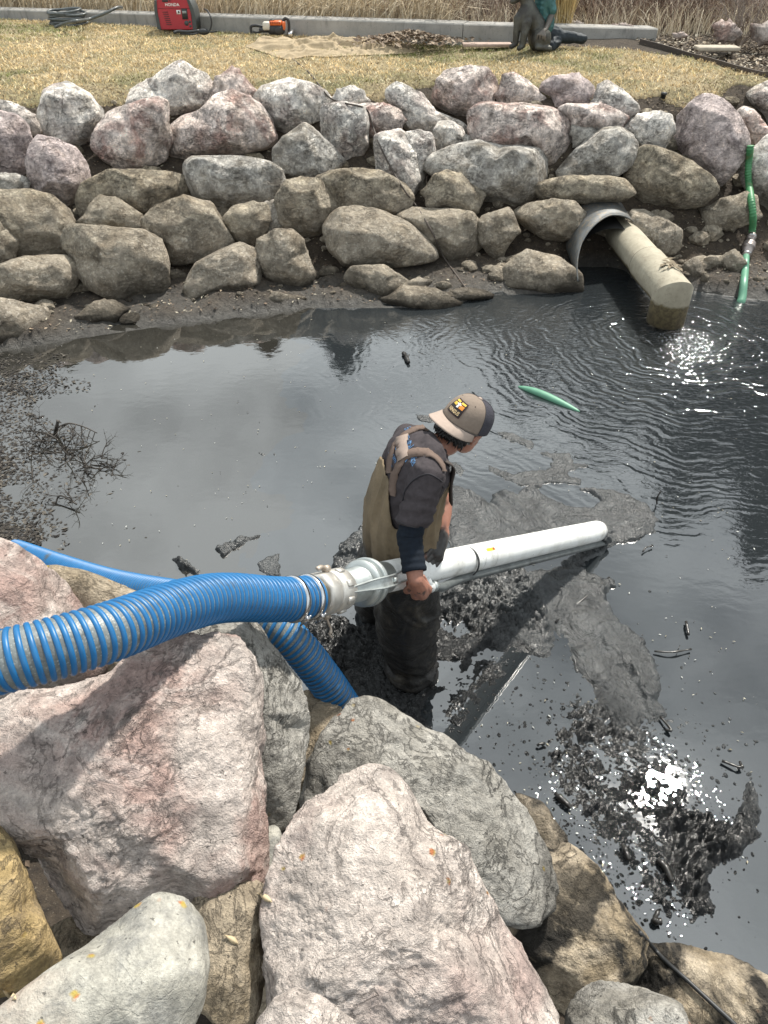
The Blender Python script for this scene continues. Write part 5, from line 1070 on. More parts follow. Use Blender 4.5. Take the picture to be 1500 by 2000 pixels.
# ------------------------------------------------------------------ low concrete wall behind the lawn
def wall_seg(a, b, ztop0, ztop1, th=.30):
    d = nrm(np.array(b) - np.array(a)); n = np.array([-d[1], d[0], 0]); 
    if n[1] < 0: n = -n
    a = np.array(a) * [1, 1, 0]; b = np.array(b) * [1, 1, 0]; bv = .012; m = MB(); G = []
    for p, zt in ((a, ztop0), (b, ztop1)):
        z = np.array([0, 0, 1.0]); G.append([p + z * 1.1, p + z * (zt - bv), p + n * bv + z * zt, p + n * (th - bv) + z * zt, p + n * th + z * (zt - bv), p + n * th + z * 1.1])
    P = np.array([[G[0][k] * (1 - q) + G[1][k] * q for k in range(6)] for q in np.linspace(0, 1, 12)]); m.grid(P, 12, 6, True)
    for ring in (P[0], P[-1]): m.add(ring, [(0, 1, 2, 5), (2, 3, 4, 5)])
    return m
t = NT('weathered_concrete'); p = t.pos(); n1 = t.noise(p, 4, 7, .65); n2 = t.noise(t.vmul(p, (1, 1, .25)), 14, 5, .6); n3 = t.noise(p, 90, 4, .6)
c = t.mix(t.ramp(n1, .35, .65), (.34, .325, .30), (.24, .235, .22)); c = t.mix(t.math('MULTIPLY', t.ramp(n2, .56, .72), .6), c, (.12, .115, .11)); c = t.mix(t.ramp(n3, .64, .70), c, (.08, .075, .07))
t.P(Base_Color=c, Roughness=.93); t.bump(n3, .4, .005); M_CONC = t.m
wb0, wb1, wb2 = atz(-160, 30, 1.33), atz(902, 81, 1.33), atz(1282, 74, 1.33)
zt0 = aty(0, 21, np.interp(atz(0, 41, 1.33)[0], [wb0[0], wb1[0]], [wb0[1], wb1[1]]))[2]; zt1 = aty(902, 46, wb1[1])[2]; zt2 = aty(1281, 56, wb2[1])[2]
wl = thing('concrete_wall', 'long low weathered concrete wall along the back of the lawn', 'wall', (wb1[0] - 2, wb1[1] + .6, 1.3))
wall_seg(wb0, wb1, zt0, zt1).build('wall_segment', M_CONC, wl, False)
wall_seg(wb1 + (wb2 - wb1) * .004, wb2, zt1 - .004, zt2).build('wall_segment', M_CONC, wl, False)

# ------------------------------------------------------------------ dry reeds and brush beyond it
def wy(x): return np.interp(x, [wb0[0], wb1[0], wb2[0]], [wb0[1], wb1[1], wb2[1]]) + .32
def strands(n, xr, dy, hgt, wid, lean, cols, seed, zb=1.3, seg=5, bias=None):
    r = np.random.default_rng(seed); x = r.uniform(*xr, n); y = wy(x) + r.uniform(*dy, n); h = r.uniform(.5, 1.2, n) * hgt; a = r.uniform(0, 2 * math.pi, n); l = r.uniform(.15, 1.0, n) * lean * h
    b = np.array(bias or (0, 0)); L2 = np.stack([np.cos(a) + b[0], np.sin(a) + b[1]], 1) * l[:, None]; w = r.uniform(.6, 1.3, n) * wid; s_ = r.uniform(0, math.pi, n); sd_ = np.stack([np.cos(s_), np.sin(s_) * .4, 0 * s_], 1)
    V = []; t_ = np.linspace(0, 1, seg)
    for q in t_:
        P = np.stack([x + L2[:, 0] * q ** 1.8, y + L2[:, 1] * q ** 1.8, zb + h * (q - .38 * q ** 3 * lean)], 1); ww = (w * (1 - .8 * q))[:, None]; V += [P - sd_ * ww / 2, P + sd_ * ww / 2]
    V = np.stack(V, 1).reshape(-1, 3); base = np.arange(n)[:, None] * (2 * seg); Q = np.concatenate([base + np.array([[2 * k, 2 * k + 1, 2 * k + 3, 2 * k + 2]]) for k in range(seg - 1)])
    cols = np.array(cols); ci = cols[r.integers(0, len(cols), n)] * r.uniform(.6, 1.25, n)[:, None]; return V, Q, np.repeat(ci, 2 * seg, 0)
M_REED = attr_mat('dry_reed', .85, (1.22, 1.2, 1.15))
TANS = [(.58, .50, .38), (.46, .39, .29), (.32, .27, .20), (.66, .59, .47)]; BRS = [(.18, .12, .09), (.10, .07, .055), (.28, .21, .17), (.40, .34, .28)]
m = MB(); V, Q, C = strands(12000, (-6.6, .8), (.06, 2.6), .85, .015, 1.15, TANS, 1, bias=(.7, -.5)); m.add(V, Q, None, C); tag(m.build('reeds', M_REED, None, False, False), 'bleached dry reeds leaning over behind the left half of the low wall', 'reeds', kind='stuff')
m = MB(); V, Q, C = strands(9000, (-.2, 7.5), (.25, 3.4), 1.05, .009, 1.1, BRS, 2); m.add(V, Q, None, C); V, Q, C = strands(1500, (.6, 6.5), (.0, .6), .45, .009, .9, TANS, 3); m.add(V, Q, None, C); tag(m.build('brush', M_REED, None, False, False), 'tangled bare brown brush behind the right half of the low wall', 'brush', kind='stuff')
m = MB(); V, Q, C = strands(900, (1.85, 2.3), (.1, .5), 1.1, .012, .35, [(.48, .36, .17), (.40, .30, .14)], 4, bias=(.1, -.4)); m.add(V, Q, None, C); tag(m.build('grass_clump', M_REED, None, False, False), 'golden clump of tall dry grass standing right behind the statue', 'grass clump')
V, Q, C = strands(420, (4.55, 5.3), (-1.2, -.7), .62, .010, .7, TANS, 6); MBx = MB(); MBx.add(V, Q, None, C); tag(MBx.build('grass_clump', M_REED, None, False, False), 'pale wispy grass tuft in the leaf bed past the end of the wall', 'grass clump')

# bare arching branches in the brush
M_TWIG = plain('grey_bark', (.22, .18, .15), .9, 0, .3); M_DTW = plain('dark_bark', (.07, .05, .04), .9, 0, .3)
def branchy(m, p, d, L_, r0, depth, rg, spread=.7, droop=.0):
    n = 6; P = [np.array(p)]; d = nrm(d)
    for i in range(n): d = nrm(d + rg.normal(size=3) * .13 + np.array([0, 0, -droop])); P.append(P[-1] + d * L_ / n)
    m.tube(P, np.linspace(r0, r0 * .45, n + 1), 5 if r0 < .01 else 8, False)
    if depth > 0:
        for k in range(rg.integers(3, 5)):
            i = rg.integers(2, n + 1); dd = nrm(d + rg.normal(size=3) * spread); branchy(m, P[i], dd, L_ * rg.uniform(.45, .7), r0 * .5, depth - 1, rg, spread, droop)
def shrub(name, label, cat, px, py, z, n, L_, r0, depth, mat, seed, spread=.6, up=1.0, droop=0.0, group=None):
    rg = np.random.default_rng(seed); b = atz(px, py, z); m = MB()
    for k in range(n):
        a = rg.uniform(0, 2 * math.pi); branchy(m, b + np.array([math.cos(a), math.sin(a), 0]) * .05, (math.cos(a) * .7, math.sin(a) * .7, up), L_ * rg.uniform(.7, 1.1), r0, depth, rg, spread, droop)
    o = m.build(name, mat, None, True, False); tag(o, label, cat, group); return o
shrub('shrub', 'bare twiggy grey shrub beside the pink boulders at the top right corner', 'shrub', 1440, 88, 1.3, 22, .42, .006, 2, M_TWIG, 4, .35, 1.4)
shrub('bush', 'bare reddish brown bush behind the wall right of the golden grass', 'bush', 1150, 38, 1.3, 26, .8, .007, 2, M_DTW, 5, .55, 1.2, .08)
shrub('bush', 'bare branches sprawling behind the wall left of the statue', 'bush', 900, 30, 1.3, 14, .7, .008, 2, M_TWIG, 6, .8, .5, .10)
shrub('bush', 'dark bare bush past the end of the wall', 'bush', 1330, 48, 1.3, 24, .85, .007, 2, M_DTW, 8, .6, 1.0, .1)

# trees that stand behind and darken the water with their reflection
def leafm(name, a, b):
    t = NT(name); n = t.noise(t.pos(), 1.5, 4, .6); t.P(Base_Color=t.mix(t.ramp(n, .35, .65), a, b), Roughness=.8); t.p.inputs['Specular IOR Level'].default_value = .2; return t.m
M_CON = leafm('conifer_needles', (.020, .030, .014), (.045, .055, .025)); M_BARK = plain('bark', (.09, .07, .055), .95, 0, .3)
def conifer(x, y, h, w, label, seed):
    rg = np.random.default_rng(seed); root = thing('conifer_tree', label, 'tree', (x, y, 1.3)); m = MB(); m.tube([(x, y, 1.2), (x + .05, y, 1.3 + h * .5), (x, y, 1.3 + h)], [h * .022, h * .014, .01], 8); m.build('trunk', M_BARK, root)
    n = int(3200 * w * h / 8); q = rg.uniform(0, 1, n) ** .75; z = h * (.08 + .92 * (1 - q)); rr = w * (q ** .85) * (.35 + .65 * rg.uniform(0, 1, n) ** .4) * (1 + .25 * np.sin(z * 9)); a = rg.uniform(0, 2 * math.pi, n)
    c = np.stack([x + rr * np.cos(a), y + rr * np.sin(a), 1.3 + z - rr * .25], 1); d = np.stack([np.cos(a), np.sin(a), -.25 + 0 * a], 1); s_ = np.stack([-np.sin(a), np.cos(a), rg.uniform(-.5, .5, n)], 1); L_ = rg.uniform(.14, .34, n)[:, None]
    V = np.stack([c - d * L_ * .6, c + s_ * L_ * .34, c + d * L_, c - s_ * L_ * .34], 1).reshape(-1, 3); Q = np.arange(n)[:, None] * 4 + np.arange(4)[None]
    mm = MB(); mm.add(V, Q); mm.build('crown', M_CON, root, False, False)
LB = ['behind the far left end of the wall', 'behind the wall near the coiled cable', 'behind the wall and the red generator', 'behind the wall left of the chainsaw', 'behind the wall at the blanket', 'behind the wall left of the statue', 'behind the wall at the statue', 'right of the statue', 'past the end of the wall', 'beyond the pink boulders at top right', 'at the far right']
for i, (x, y, h, w) in enumerate([(-10.5, 15.5, 5.6, 2.0), (-7.6, 16.5, 4.9, 1.7), (-5.0, 15.5, 3.7, 1.5), (-2.8, 16.8, 4.7, 1.4), (-.9, 15.3, 4.4, 1.5), (1.0, 16, 3.9, 1.3), (3.2, 15.2, 5.2, 1.8), (7.6, 22.5, 11.5, 3.6), (11.4, 23.2, 15.5, 4.5), (15.6, 23.6, 18.5, 5.2), (20.5, 22.5, 20.0, 5.6)]):
    conifer(x, y, h, w, 'dark evergreen tree ' + LB[i], 40 + i)

# boulders beyond the lawn on the right
on_l = lambda px, py: hit(px, py, lambda x, y: 0 * x + 1.42, 4, 20)
for i, (poly, lab) in enumerate([
    ([(1395, 45), (1430, 42), (1445, 60), (1440, 80), (1400, 82)], 'squat pinkish boulder left of the bare shrub at top right'),
    ([(1425, -20), (1470, -5), (1520, 5), (1530, 45), (1450, 45), (1420, 20)], 'pink boulder stacked at the top right corner'),
    ([(1465, 50), (1540, 40), (1550, 85), (1480, 85)], 'pinkish boulder at the right edge behind the bare shrub'),
    ([(1312, 66), (1335, 62), (1345, 72), (1318, 76)], 'small grey stone in the leaf bed near the end of the wall'),
    ([(1115, 43), (1128, 40), (1140, 46), (1132, 56), (1114, 56)], 'small pale rock just behind the wall right of the statue'),
    ([(1195, 48), (1222, 45), (1242, 52), (1225, 60), (1192, 60)], 'flat pale rock just behind the wall near its right end')]):
    boulder(poly, M_PINK, lab, (lambda px, py: hit(px, py, lambda x, y: 0 * x + 1.46, 4, 20)) if i < 3 else on_l, None, .8, 300 + i, 3)

# metal lawn edging
E2 = resample(curve(EDGE, 60), .05)
E2[:, 2] = ground_h(E2[:, 0], E2[:, 1]); G = np.stack([E2 + [0, 0, -.10], E2 + [0, 0, .055], E2 + [.012, .012, .055], E2 + [.012, .012, -.10]], 1); tag(MB().grid(G, len(E2), 4, True).build('lawn_edging', plain('rusty_edging', (.065, .05, .04), .7, 0, .3), None, False), 'dark metal edging strip curving between lawn and leaf bed', 'edging')
# leaf and bark litter in the bed, on the bank and on the mud
def litter(n, X, Y, zf, size, cols, seed, curl=.5, zoff=.004):
    r = np.random.default_rng(seed); a = r.uniform(0, 2 * math.pi, n); L_ = size * r.uniform(.4, 1.3, n); w = L_ * r.uniform(.18, .5, n); z = zf(X, Y) + zoff + r.uniform(0, .006, n)
    d = np.stack([np.cos(a), np.sin(a), r.uniform(-curl, curl, n) * .6], 1); s_ = np.stack([-np.sin(a), np.cos(a), r.uniform(-curl, curl, n)], 1); c = np.stack([X, Y, z + L_ * .12 * curl], 1)
    V = np.stack([c - d * L_[:, None] / 2, c + s_ * w[:, None] / 2 + [0, 0, .002], c + d * L_[:, None] / 2, c - s_ * w[:, None] / 2 + [0, 0, .002]], 1).reshape(-1, 3); cols = np.array(cols); ci = cols[r.integers(0, len(cols), n)] * r.uniform(.6, 1.25, n)[:, None]
    return V, np.arange(n)[:, None] * 4 + np.arange(4)[None], np.repeat(ci, 4, 0)
M_LEAF = attr_mat('dead_leaf', .8)
r = np.random.default_rng(9); X = r.uniform(2.8, 9, 60000); Y = r.uniform(7.0, 13.5, 60000); ex = np.interp(Y, EDGE[::-1, 1], EDGE[::-1, 0]); k = (X > ex + .02) & (X < Y * .62 + .4) & (ground_h(X, Y) > 1.0); X, Y = X[k][:16000], Y[k][:16000]
m = MB(); m.add(*(lambda v: (v[0], v[1], None, v[2]))(litter(len(X), X, Y, ground_h, .055, [(.30, .24, .17), (.20, .15, .10), (.13, .10, .07), (.42, .37, .29), (.09, .065, .045)], 10, .9))); tag(m.build('leaf_litter', M_LEAF, None, False, False), 'brown leaf and bark litter covering the bed right of the lawn', 'litter', kind='stuff')
X = r.uniform(-4.2, 4.4, 9000); Y = far_s(X) + r.uniform(.02, 1.0, 9000) * (far_e(X) - far_s(X)) * 1.08; m = MB()
m.add(*(lambda v: (v[0], v[1], None, v[2]))(litter(9000, X, Y, ground_h, .030, [(.22, .17, .12), (.14, .10, .07), (.07, .05, .035), (.38, .34, .26)], 12, .6)))
tag(m.build('bank_litter', M_LEAF, None, False, False), 'scraps of leaf and bark scattered on the soil between the boulders', 'litter', kind='stuff')
m = MB(); X = r.uniform(-4.2, 4.4, 900); Y = far_s(X) + r.uniform(.05, 1.0, 900) ** 1.0 * (far_e(X) - far_s(X)); Z = ground_h(X, Y); dR, TR = ico(2)
for k in range(900):
    s_ = r.uniform(.008, .035) if k % 4 else r.uniform(.04, .11); m.add(np.array([X[k], Y[k], Z[k]]) + dR * s_ * (1 + .28 * fbm(dR * 1.5 + k, 2, k)[:, None]) * [1, r.uniform(.6, 1), r.uniform(.5, .8)], None, TR)
tag(m.build('rubble', M_TAN_S, None, False, False), 'small stones and clods in the soil of the far bank', 'rubble', kind='stuff')
r2 = np.random.default_rng(77); X = r2.uniform(-1.6, 2, 700); Y = near_s(X) - r2.uniform(.1, 1.3, 700); m = MB(); m.add(*(lambda v: (v[0], v[1], None, v[2]))(litter(700, X, Y, ground_h, .03, [(.22, .17, .12), (.14, .10, .07), (.38, .34, .26)], 14, .6))); tag(m.build('near_litter', M_LEAF, None, False, False), 'dead leaf scraps on the soil between the foreground boulders', 'litter', kind='stuff')
# lawn bits
k = thing('paver', 'thin pinkish paving slab lying against the foot of the wall left of the statue', 'paver', atz(945, 84, 1.345)); q0, q1 = atz(905, 84, 1.35), atz(1000, 88, 1.35); MB().box((q0 + q1) / 2 + [0, .05, -.012], (np.linalg.norm(q1 - q0), .16, .03), None, .004).build('slab', plain('pink_paver', (.40, .30, .25), .9), k)
MB_ = MB().box(atz(1400, 94, 1.345), (.46, .20, .04), None, .008); tag(MB_.build('stepping_stone', plain('tan_slab', (.40, .35, .28), .9, 0, .2, 20, .4)), 'flat pale stepping stone in the leaf litter at upper right', 'stone')
b0 = hit(1295, 192, lambda x, y: ground_h(x, y), 4, 14); m = MB(); m.tube([b0 + [0, 0, -.02], b0 + [0, 0, .03], b0 + [0, 0, .032], b0 + [0, 0, .05]], [.022, .022, .03, .026], 14); tag(m.build('sprinkler_head', M_BLK), 'small black sprinkler head standing in the lawn corner', 'sprinkler')

# ------------------------------------------------------------------ generator
gb = atz(347, 61, 1.335); gs = 78 * 9.62 / FP; gz = gb[2]; gn = thing('generator', 'red portable generator with grey ends standing on the lawn against the wall', 'generator', gb)
M_RED = plain('red_plastic', (.36, .022, .035), .42, 0, .06); M_DG = plain('dark_grey_plastic', (.055, .062, .062), .55, 0, .1); M_WHT = plain('white_label', (.75, .75, .72), .5)
def G3(x, z, y=0): return gb + np.array([x * gs, y * gs, z * gs])
def prism(m, prof, y0, y1, bev=.02):
    """prof (x,z) outline seen from the front, closed, with rounded front and back edges"""
    pr = np.array(prof); c = pr.mean(0); rings = []
    for y, s_ in ((y0, 1 - bev * 2), (y0 + bev, 1), (y1 - bev, 1), (y1, 1 - bev * 2)): q = c + (pr - c) * s_; rings.append([G3(a_, b_, y) for a_, b_ in q])
    n = len(prof); m.grid(np.array(rings), 4, n, True)
    for k in (0, 3): m.add(np.array(rings[k] + [np.mean(rings[k], 0)]), None, [(i, (i + 1) % n, n) for i in range(n)])
m = MB(); prism(m, [(-.42, .03), (.40, .03), (.40, .40), (.34, .68), (.28, .705), (-.38, .705), (-.42, .67), (-.44, .4)], .0, .56); m.build('housing', M_RED, gn)
m = MB(); prism(m, [(-.49, .04), (-.40, .02), (-.43, .42), (-.40, .66), (-.455, .65), (-.50, .45)], -.015, .575); m.build('end_cover', M_DG, gn)
m = MB(); prism(m, [(.385, .02), (.49, .04), (.50, .3), (.47, .48), (.40, .66), (.32, .70), (.36, .55), (.40, .35)], -.015, .575); m.build('end_cover', M_DG, gn)
m = MB(); m.tube(curve([G3(-.33, .68, .28), G3(-.29, .83, .28), G3(-.22, .88, .28), G3(.16, .88, .28), G3(.22, .84, .28), G3(.24, .68, .28)], 30), .030 * 1.0, 12, True, .8); m.build('handle', M_RED, gn)
m = MB(); m.tube([G3(.30, .69, .3), G3(.30, .75, .3), G3(.30, .76, .3)], [.035, .035, .02], 18); m.build('fuel_cap', M_BLK, gn)
m = MB(); m.box(G3(.235, .36, -.002), (.14 * gs, .012, .22 * gs), None, .003); m.build('control_panel', M_BLK, gn)
m = MB(); m.box(G3(.235, .40, -.014), (.10 * gs, .006, .05 * gs), None, .001); m.build('dial_window', plain('dial_grey', (.25, .27, .26), .3), gn)
m = MB()
for (x_, z_, r__) in ((.25, .17, .055), (.335, .20, .03), (.335, .11, .03)): m.tube([G3(x_, z_, -.004), G3(x_, z_, .02)][::-1], r__ * gs, 18)
m.build('outlet', M_DG, gn)
m = MB()
for k in range(7): m.box(G3(-.235 + .008 * k, .40 - .043 * k, -.002), (.13 * gs, .006, .012 * gs))
m.build('vent_slots', M_BLK, gn)
m = MB(); m.box(G3(-.20, .63, -.002), (.15 * gs, .008, .045 * gs), None, .002); m.box(G3(-.085, .635, -.002), (.03 * gs, .008, .03 * gs), None, .002); m.build('air_slot', M_BLK, gn)
m = MB(); m.box(G3(.09, .40, -.002), (.10 * gs, .004, .085 * gs)); m.build('label', M_WHT, gn)
m = MB(); m.box(G3(.095, .405, -.006), (.04 * gs, .003, .045 * gs)); m.build('label_mark', M_DG, gn)
m = MB(); m.box(G3(0, .475, .0), (.80 * gs, .004, .008 * gs)); m.build('seam', plain('seam_red', (.10, .01, .015), .6), gn)
def flat_text(txt, P0, ux, uz, height, width, mat, parent, name='lettering'):
    me = text_mesh(txt, 1.0, True); n = len(me.vertices); V = np.zeros(n * 3, np.float32); me.vertices.foreach_get('co', V); V = V.reshape(-1, 3); w, h = V[:, 0].max(), V[:, 1].max()
    setv(me, P0 + np.outer(V[:, 0] / w * width, ux) + np.outer(V[:, 1] / h * height, uz)); return link(name, me, mat, parent)
flat_text('HONDA', G3(-.215, .525, -.006), np.array([1, 0, 0]), np.array([0, 0, 1]), .062 * gs, .35 * gs, M_WHT, gn)
# cable from the generator over the wall and the tool on the grass
kk = atz(400, 64, 1.345); tag(MB().tube(curve([aty(399, 18, kk[1] + .5), aty(405, 21, kk[1] + .1), aty(411, 32, kk[1] - .02), aty(413, 48, kk[1] - .03), kk + [.05, -.04, .01], kk + [-.05, -.1, .01], atz(375, 67, 1.345), atz(352, 66, 1.345)], 50), .010, 8).build('power_cable', M_BLK), 'black power cable hanging down the wall just right of the generator', 'cable')
m = MB(); bs = atz(398, 66, 1.345); m.ell(bs + [0, 0, .02], np.eye(3), (.075, .03, .035), 2); m.tube(curve([bs + [-.05, 0, .03], bs + [-.18, -.02, .02], bs + [-.30, .0, .025], bs + [-.36, -.03, .015]], 16), [.018] * 16, 8); m.tube(curve([bs + [.06, 0, .02], bs + [.12, .0, .02], bs + [.17, .01, .03]], 8), .010, 8); tag(m.build('tool_pouch', M_BLK), 'black tool pouch with straps lying on the grass in front of the generator', 'pouch')
# coiled cable
cc = atz(135, 47, 1.345); m = MB(); rg = np.random.default_rng(4)
for k in range(9):
    th = np.linspace(0, 2 * math.pi, 44); rx = .24 * rg.uniform(.78, 1.03); m.tube(np.stack([cc[0] + rx * np.cos(th) + rg.normal() * .015, cc[1] + .15 * np.sin(th) + rg.normal() * .01, cc[2] + .018 + .016 * k + .02 * np.sin(th + k * 1.7)], 1), .0155, 8, False)
coil = thing('coiled_hose', 'coil of dark grey hose on the grass with its tail over the wall', 'hose', cc); m.build('coil', M_DHOSE, coil)
MB().tube(curve([atz(108, 53, 1.35), atz(125, 46, 1.40), atz(148, 41, 1.46) , aty(175, 37, atz(175, 50, 1.345)[1] - .03), aty(205, 26, atz(205, 51, 1.345)[1] - .02), aty(228, 15, atz(225, 52, 1.345)[1] + .16), aty(238, 14, atz(238, 52, 1.345)[1] + .35)], 40), .0175, 10).build('tail', M_DHOSE, coil)
# chainsaw
cb = atz(536, 68, 1.345); cs = .0064; saw = thing('chainsaw', 'small orange and black chainsaw standing on the lawn against the wall', 'chainsaw', cb)
def C3(x, z, y=0): return cb + np.array([(x - 536) * cs, y, (68 - z) * cs])
m = MB(); m.box(C3(541, 59), (30 * cs, .14, 16 * cs), None, .02); m.box(C3(518, 60), (20 * cs, .09, 8 * cs), None, .012); m.ell(C3(545, 60, -.07), np.eye(3), (.055, .02, .05), 2); m.build('engine_body', M_BLK, saw)
m = MB(); m.box(C3(540, 49), (24 * cs, .13, 8 * cs), None, .015); m.box(C3(555, 53), (5 * cs, .12, 14 * cs), None, .01); m.build('top_cover', plain('orange_plastic', (.60, .12, .02), .45, 0, .08), saw)
m = MB()
for k in range(5): m.box(C3(532 + 4 * k, 47.5, -.067), (1.6 * cs, .006, 4 * cs))
m.build('fin_shadow_strips', plain('fin_shadow', (.25, .045, .01), .6), saw)  # darker orange strips: the shadow between cooling fins, put into the colour
m = MB(); m.box(C3(523, 53, -.02), (14 * cs, .11, 13 * cs), None, .012); m.build('air_filter_cover', plain('cream_plastic', (.52, .49, .42), .5, 0, .08), saw)
m = MB(); m.tube(curve([C3(515, 55), C3(503, 53), C3(494, 54), C3(492, 58), C3(493, 65)], 16), .016, 10); m.tube(curve([C3(496, 63), C3(506, 64), C3(515, 62)], 8), .012, 8); m.build('rear_handle', M_BLK, saw)
m = MB(); m.tube(curve([C3(554, 46), C3(558, 42), C3(563, 43), C3(565, 50), C3(564, 66)], 18), .017, 10); m.build('hand_guard', M_BLK, saw)
m = MB(); m.tube([C3(538, 44.5, .0), C3(530, 45), C3(528, 50)], .012, 8); m.build('front_handle', M_BLK, saw)
m = MB(); m.box(C3(567, 66, .10), (.05, .34, .045), None, .008); m.build('guide_bar', M_STEEL, saw)
# canvas sheet
t = NT('tan_canvas'); n = t.noise(t.pos(), 60, 5, .6); t.P(Base_Color=t.mix(t.ramp(n, .3, .7), (.27, .21, .13), (.38, .30, .195)), Roughness=.95); M_CANV = t.m
TP = W2a = np.array([atz(px, py, 1.345)[:2] for px, py in [(474, 80), (505, 70), (545, 69), (640, 66), (760, 74), (815, 80), (822, 86), (770, 92), (700, 97), (640, 98), (600, 97), (560, 101), (535, 96), (505, 88)]])
xs_ = np.linspace(TP[:, 0].min() - .05, TP[:, 0].max() + .05, 190); ys_ = np.linspace(TP[:, 1].min() - .05, TP[:, 1].max() + .05, 120); X, Y = np.meshgrid(xs_, ys_, indexing='ij'); x, y = X.ravel(), Y.ravel()
sdv_ = sdist(np.stack([x, y], 1), TP) + .04 * fbm(xyz(x * 4, y * 4), 3, 3); e_ = sstep(.0, .14, sdv_); z = ground_h(x, y) + .016 + e_ * .085 * np.maximum(0, ridged(xyz(x * 2.2 + fbm(xyz(x * 2, y * 2), 2, 5) , y * 4.5), 3, 44)) + .010 * e_ * fbm(xyz(x * 9, y * 9), 3, 6)
nyy = len(ys_); i = np.arange(len(xs_) - 1)[:, None]; j = np.arange(nyy - 1)[None]; Q = np.stack([i * nyy + j, (i + 1) * nyy + j, (i + 1) * nyy + j + 1, i * nyy + j + 1], -1).reshape(-1, 4); Q = Q[(sdv_[Q] > 0).all(1)]
used = np.unique(Q); re = np.full(len(x), -1); re[used] = np.arange(len(used)); o = link('canvas_sheet', make_mesh('canvas_sheet', np.stack([x, y, z], 1)[used], [re[Q]]), M_CANV); tag(o, 'rumpled tan canvas sheet spread on the lawn beside the chainsaw', 'tarp'); s_ = o.modifiers.new('t', 'SOLIDIFY'); s_.thickness = .004
X = np.random.default_rng(3).normal(size=1500); Y = np.random.default_rng(4).normal(size=1500); c0 = atz(800, 82, 1.35); m = MB(); m.add(*(lambda v: (v[0], v[1], None, v[2]))(litter(1500, c0[0] + X * .28, c0[1] + Y * .16, lambda a_, b_: 1.36 + .08 * np.exp(-((a_ - c0[0]) / .3) ** 2 - ((b_ - c0[1]) / .2) ** 2), .07, [(.22, .16, .11), (.13, .09, .06), (.30, .24, .18)], 5, 1.0))); tag(m.build('leaf_pile', M_LEAF, None, False, False), 'raked heap of dead leaves at the right end of the canvas sheet', 'leaves', kind='stuff')
# ------------------------------------------------------------------ bronze statue
SZ = 8.55; st = thing('statue', 'dark bronze statue of a sitting dog hugged by a child in a turquoise shirt', 'statue', atz(1040, 96, 1.335))
def s3(px, py, dz=0.0): p = atZ(px, py, SZ); return np.array([p[0], p[1] + dz, p[2]])
yb = atz(1040, 94, 1.335)[1]
def s3(px, py, dy=0.0): return aty(px, py, yb + dy)
BR = [.030]
t = NT('bronze'); n = t.noise(t.obj(), 7, 6, .65); n2 = t.noise(t.vmul(t.obj(), (3, 3, 1)), 40, 4, .6); t.P(Base_Color=t.mix(t.ramp(n, .4, .65), (.045, .042, .038), (.10, .10, .085)), Metallic=.5, Roughness=.5); t.bump(n2, .5, .01); M_BRONZE = t.m
m = MB(); m.capsule([s3(1052, 78, .02), s3(1047, 50, .0), s3(1034, 22, -.02), s3(1026, -6, -.02)], [.115, .105, .085, .062], 20); m.ell(s3(1026, 34, -.05), np.eye(3), (.095, .10, .135), 3)
m.capsule([s3(1026, -10, -.02), s3(1014, -6, -.03), s3(1002, 2, -.04)], [.060, .044, .030], 14)
m.capsule([s3(1022, -28, -.07), s3(1019, -8, -.10)], [.02, .028], 8)
m.capsule([s3(1014, 36, -.07), s3(1009, 62, -.09), s3(1006, 87, -.09), s3(999, 91, -.11)], [.060, .038, .032, .028], 12)
m.capsule([s3(1028, 44, -.11), s3(1024, 68, -.14), s3(1020, 90, -.14), s3(1014, 94, -.16)], [.060, .040, .033, .028], 12)
m.ell(s3(1056, 76, -.08), np.eye(3), (.115, .10, .120), 3); m.capsule([s3(1050, 92, -.16), s3(1073, 95, -.14)], [.032, .030], 10)
me, V = remeshed(m, .008, 4); setv(me, V + normals(me) * (.003 * ridged(V * [30, 30, 9], 3, 3))[:, None]); link('dog', me, M_BRONZE, st)
m = MB(); m.capsule([s3(1076, 18, .05), s3(1077, 30, .02), s3(1070, 48, -.06), s3(1064, 60, -.13)], [.036, .036, .030, .024], 12)
for q in range(4): m.capsule([s3(1062, 58, -.15), s3(1050 + 5 * q, 68 + q, -.185), s3(1049 + 5 * q, 76 + q, -.18)], [.014, .011, .009], 8)
m.capsule([s3(1066, -12, .10), s3(1064, -34, .08)], [.05, .05], 12); m.ell(s3(1060, -48, .06), np.eye(3), (.085, .09, .105), 3)
m.capsule([s3(1060, -50, -.03), s3(1057, -46, -.04)], [.012, .014], 8)
me, V = remeshed(m, .007, 3); link('child', me, plain('worn_bronze', (.13, .115, .10), .5, .4, .2, 12), st)
m = MB(); m.capsule([s3(1062, 60, .12), s3(1062, 20, .12), s3(1066, -12, .10)], [.11, .12, .11], 18); m.capsule([s3(1072, -8, .04), s3(1077, 20, .03)], [.062, .054], 14); me, V = remeshed(m, .008, 4); setv(me, V + normals(me) * (.006 * ridged(V * [14, 14, 22], 2, 3))[:, None]); link('shirt', me, plain('turquoise_patina', (.045, .13, .13), .4, .3, .3, 12), st)
m = MB(); m.capsule([s3(1066, 70, .12), s3(1082, 66, .12), s3(1100, 72, .10), s3(1125, 74, .10), s3(1138, 76, .08)], [.09, .085, .062, .050, .046], 16); m.capsule([s3(1078, 90, -.02), s3(1086, 80, .05)], [.055, .06], 12); me, V = remeshed(m, .008, 3); setv(me, V + normals(me) * (.010 * ridged(V * [14, 14, 14], 2, 3))[:, None]); link('trousers', me, plain('dark_blue_bronze', (.020, .028, .035), .7, .2, .3, 12), st)

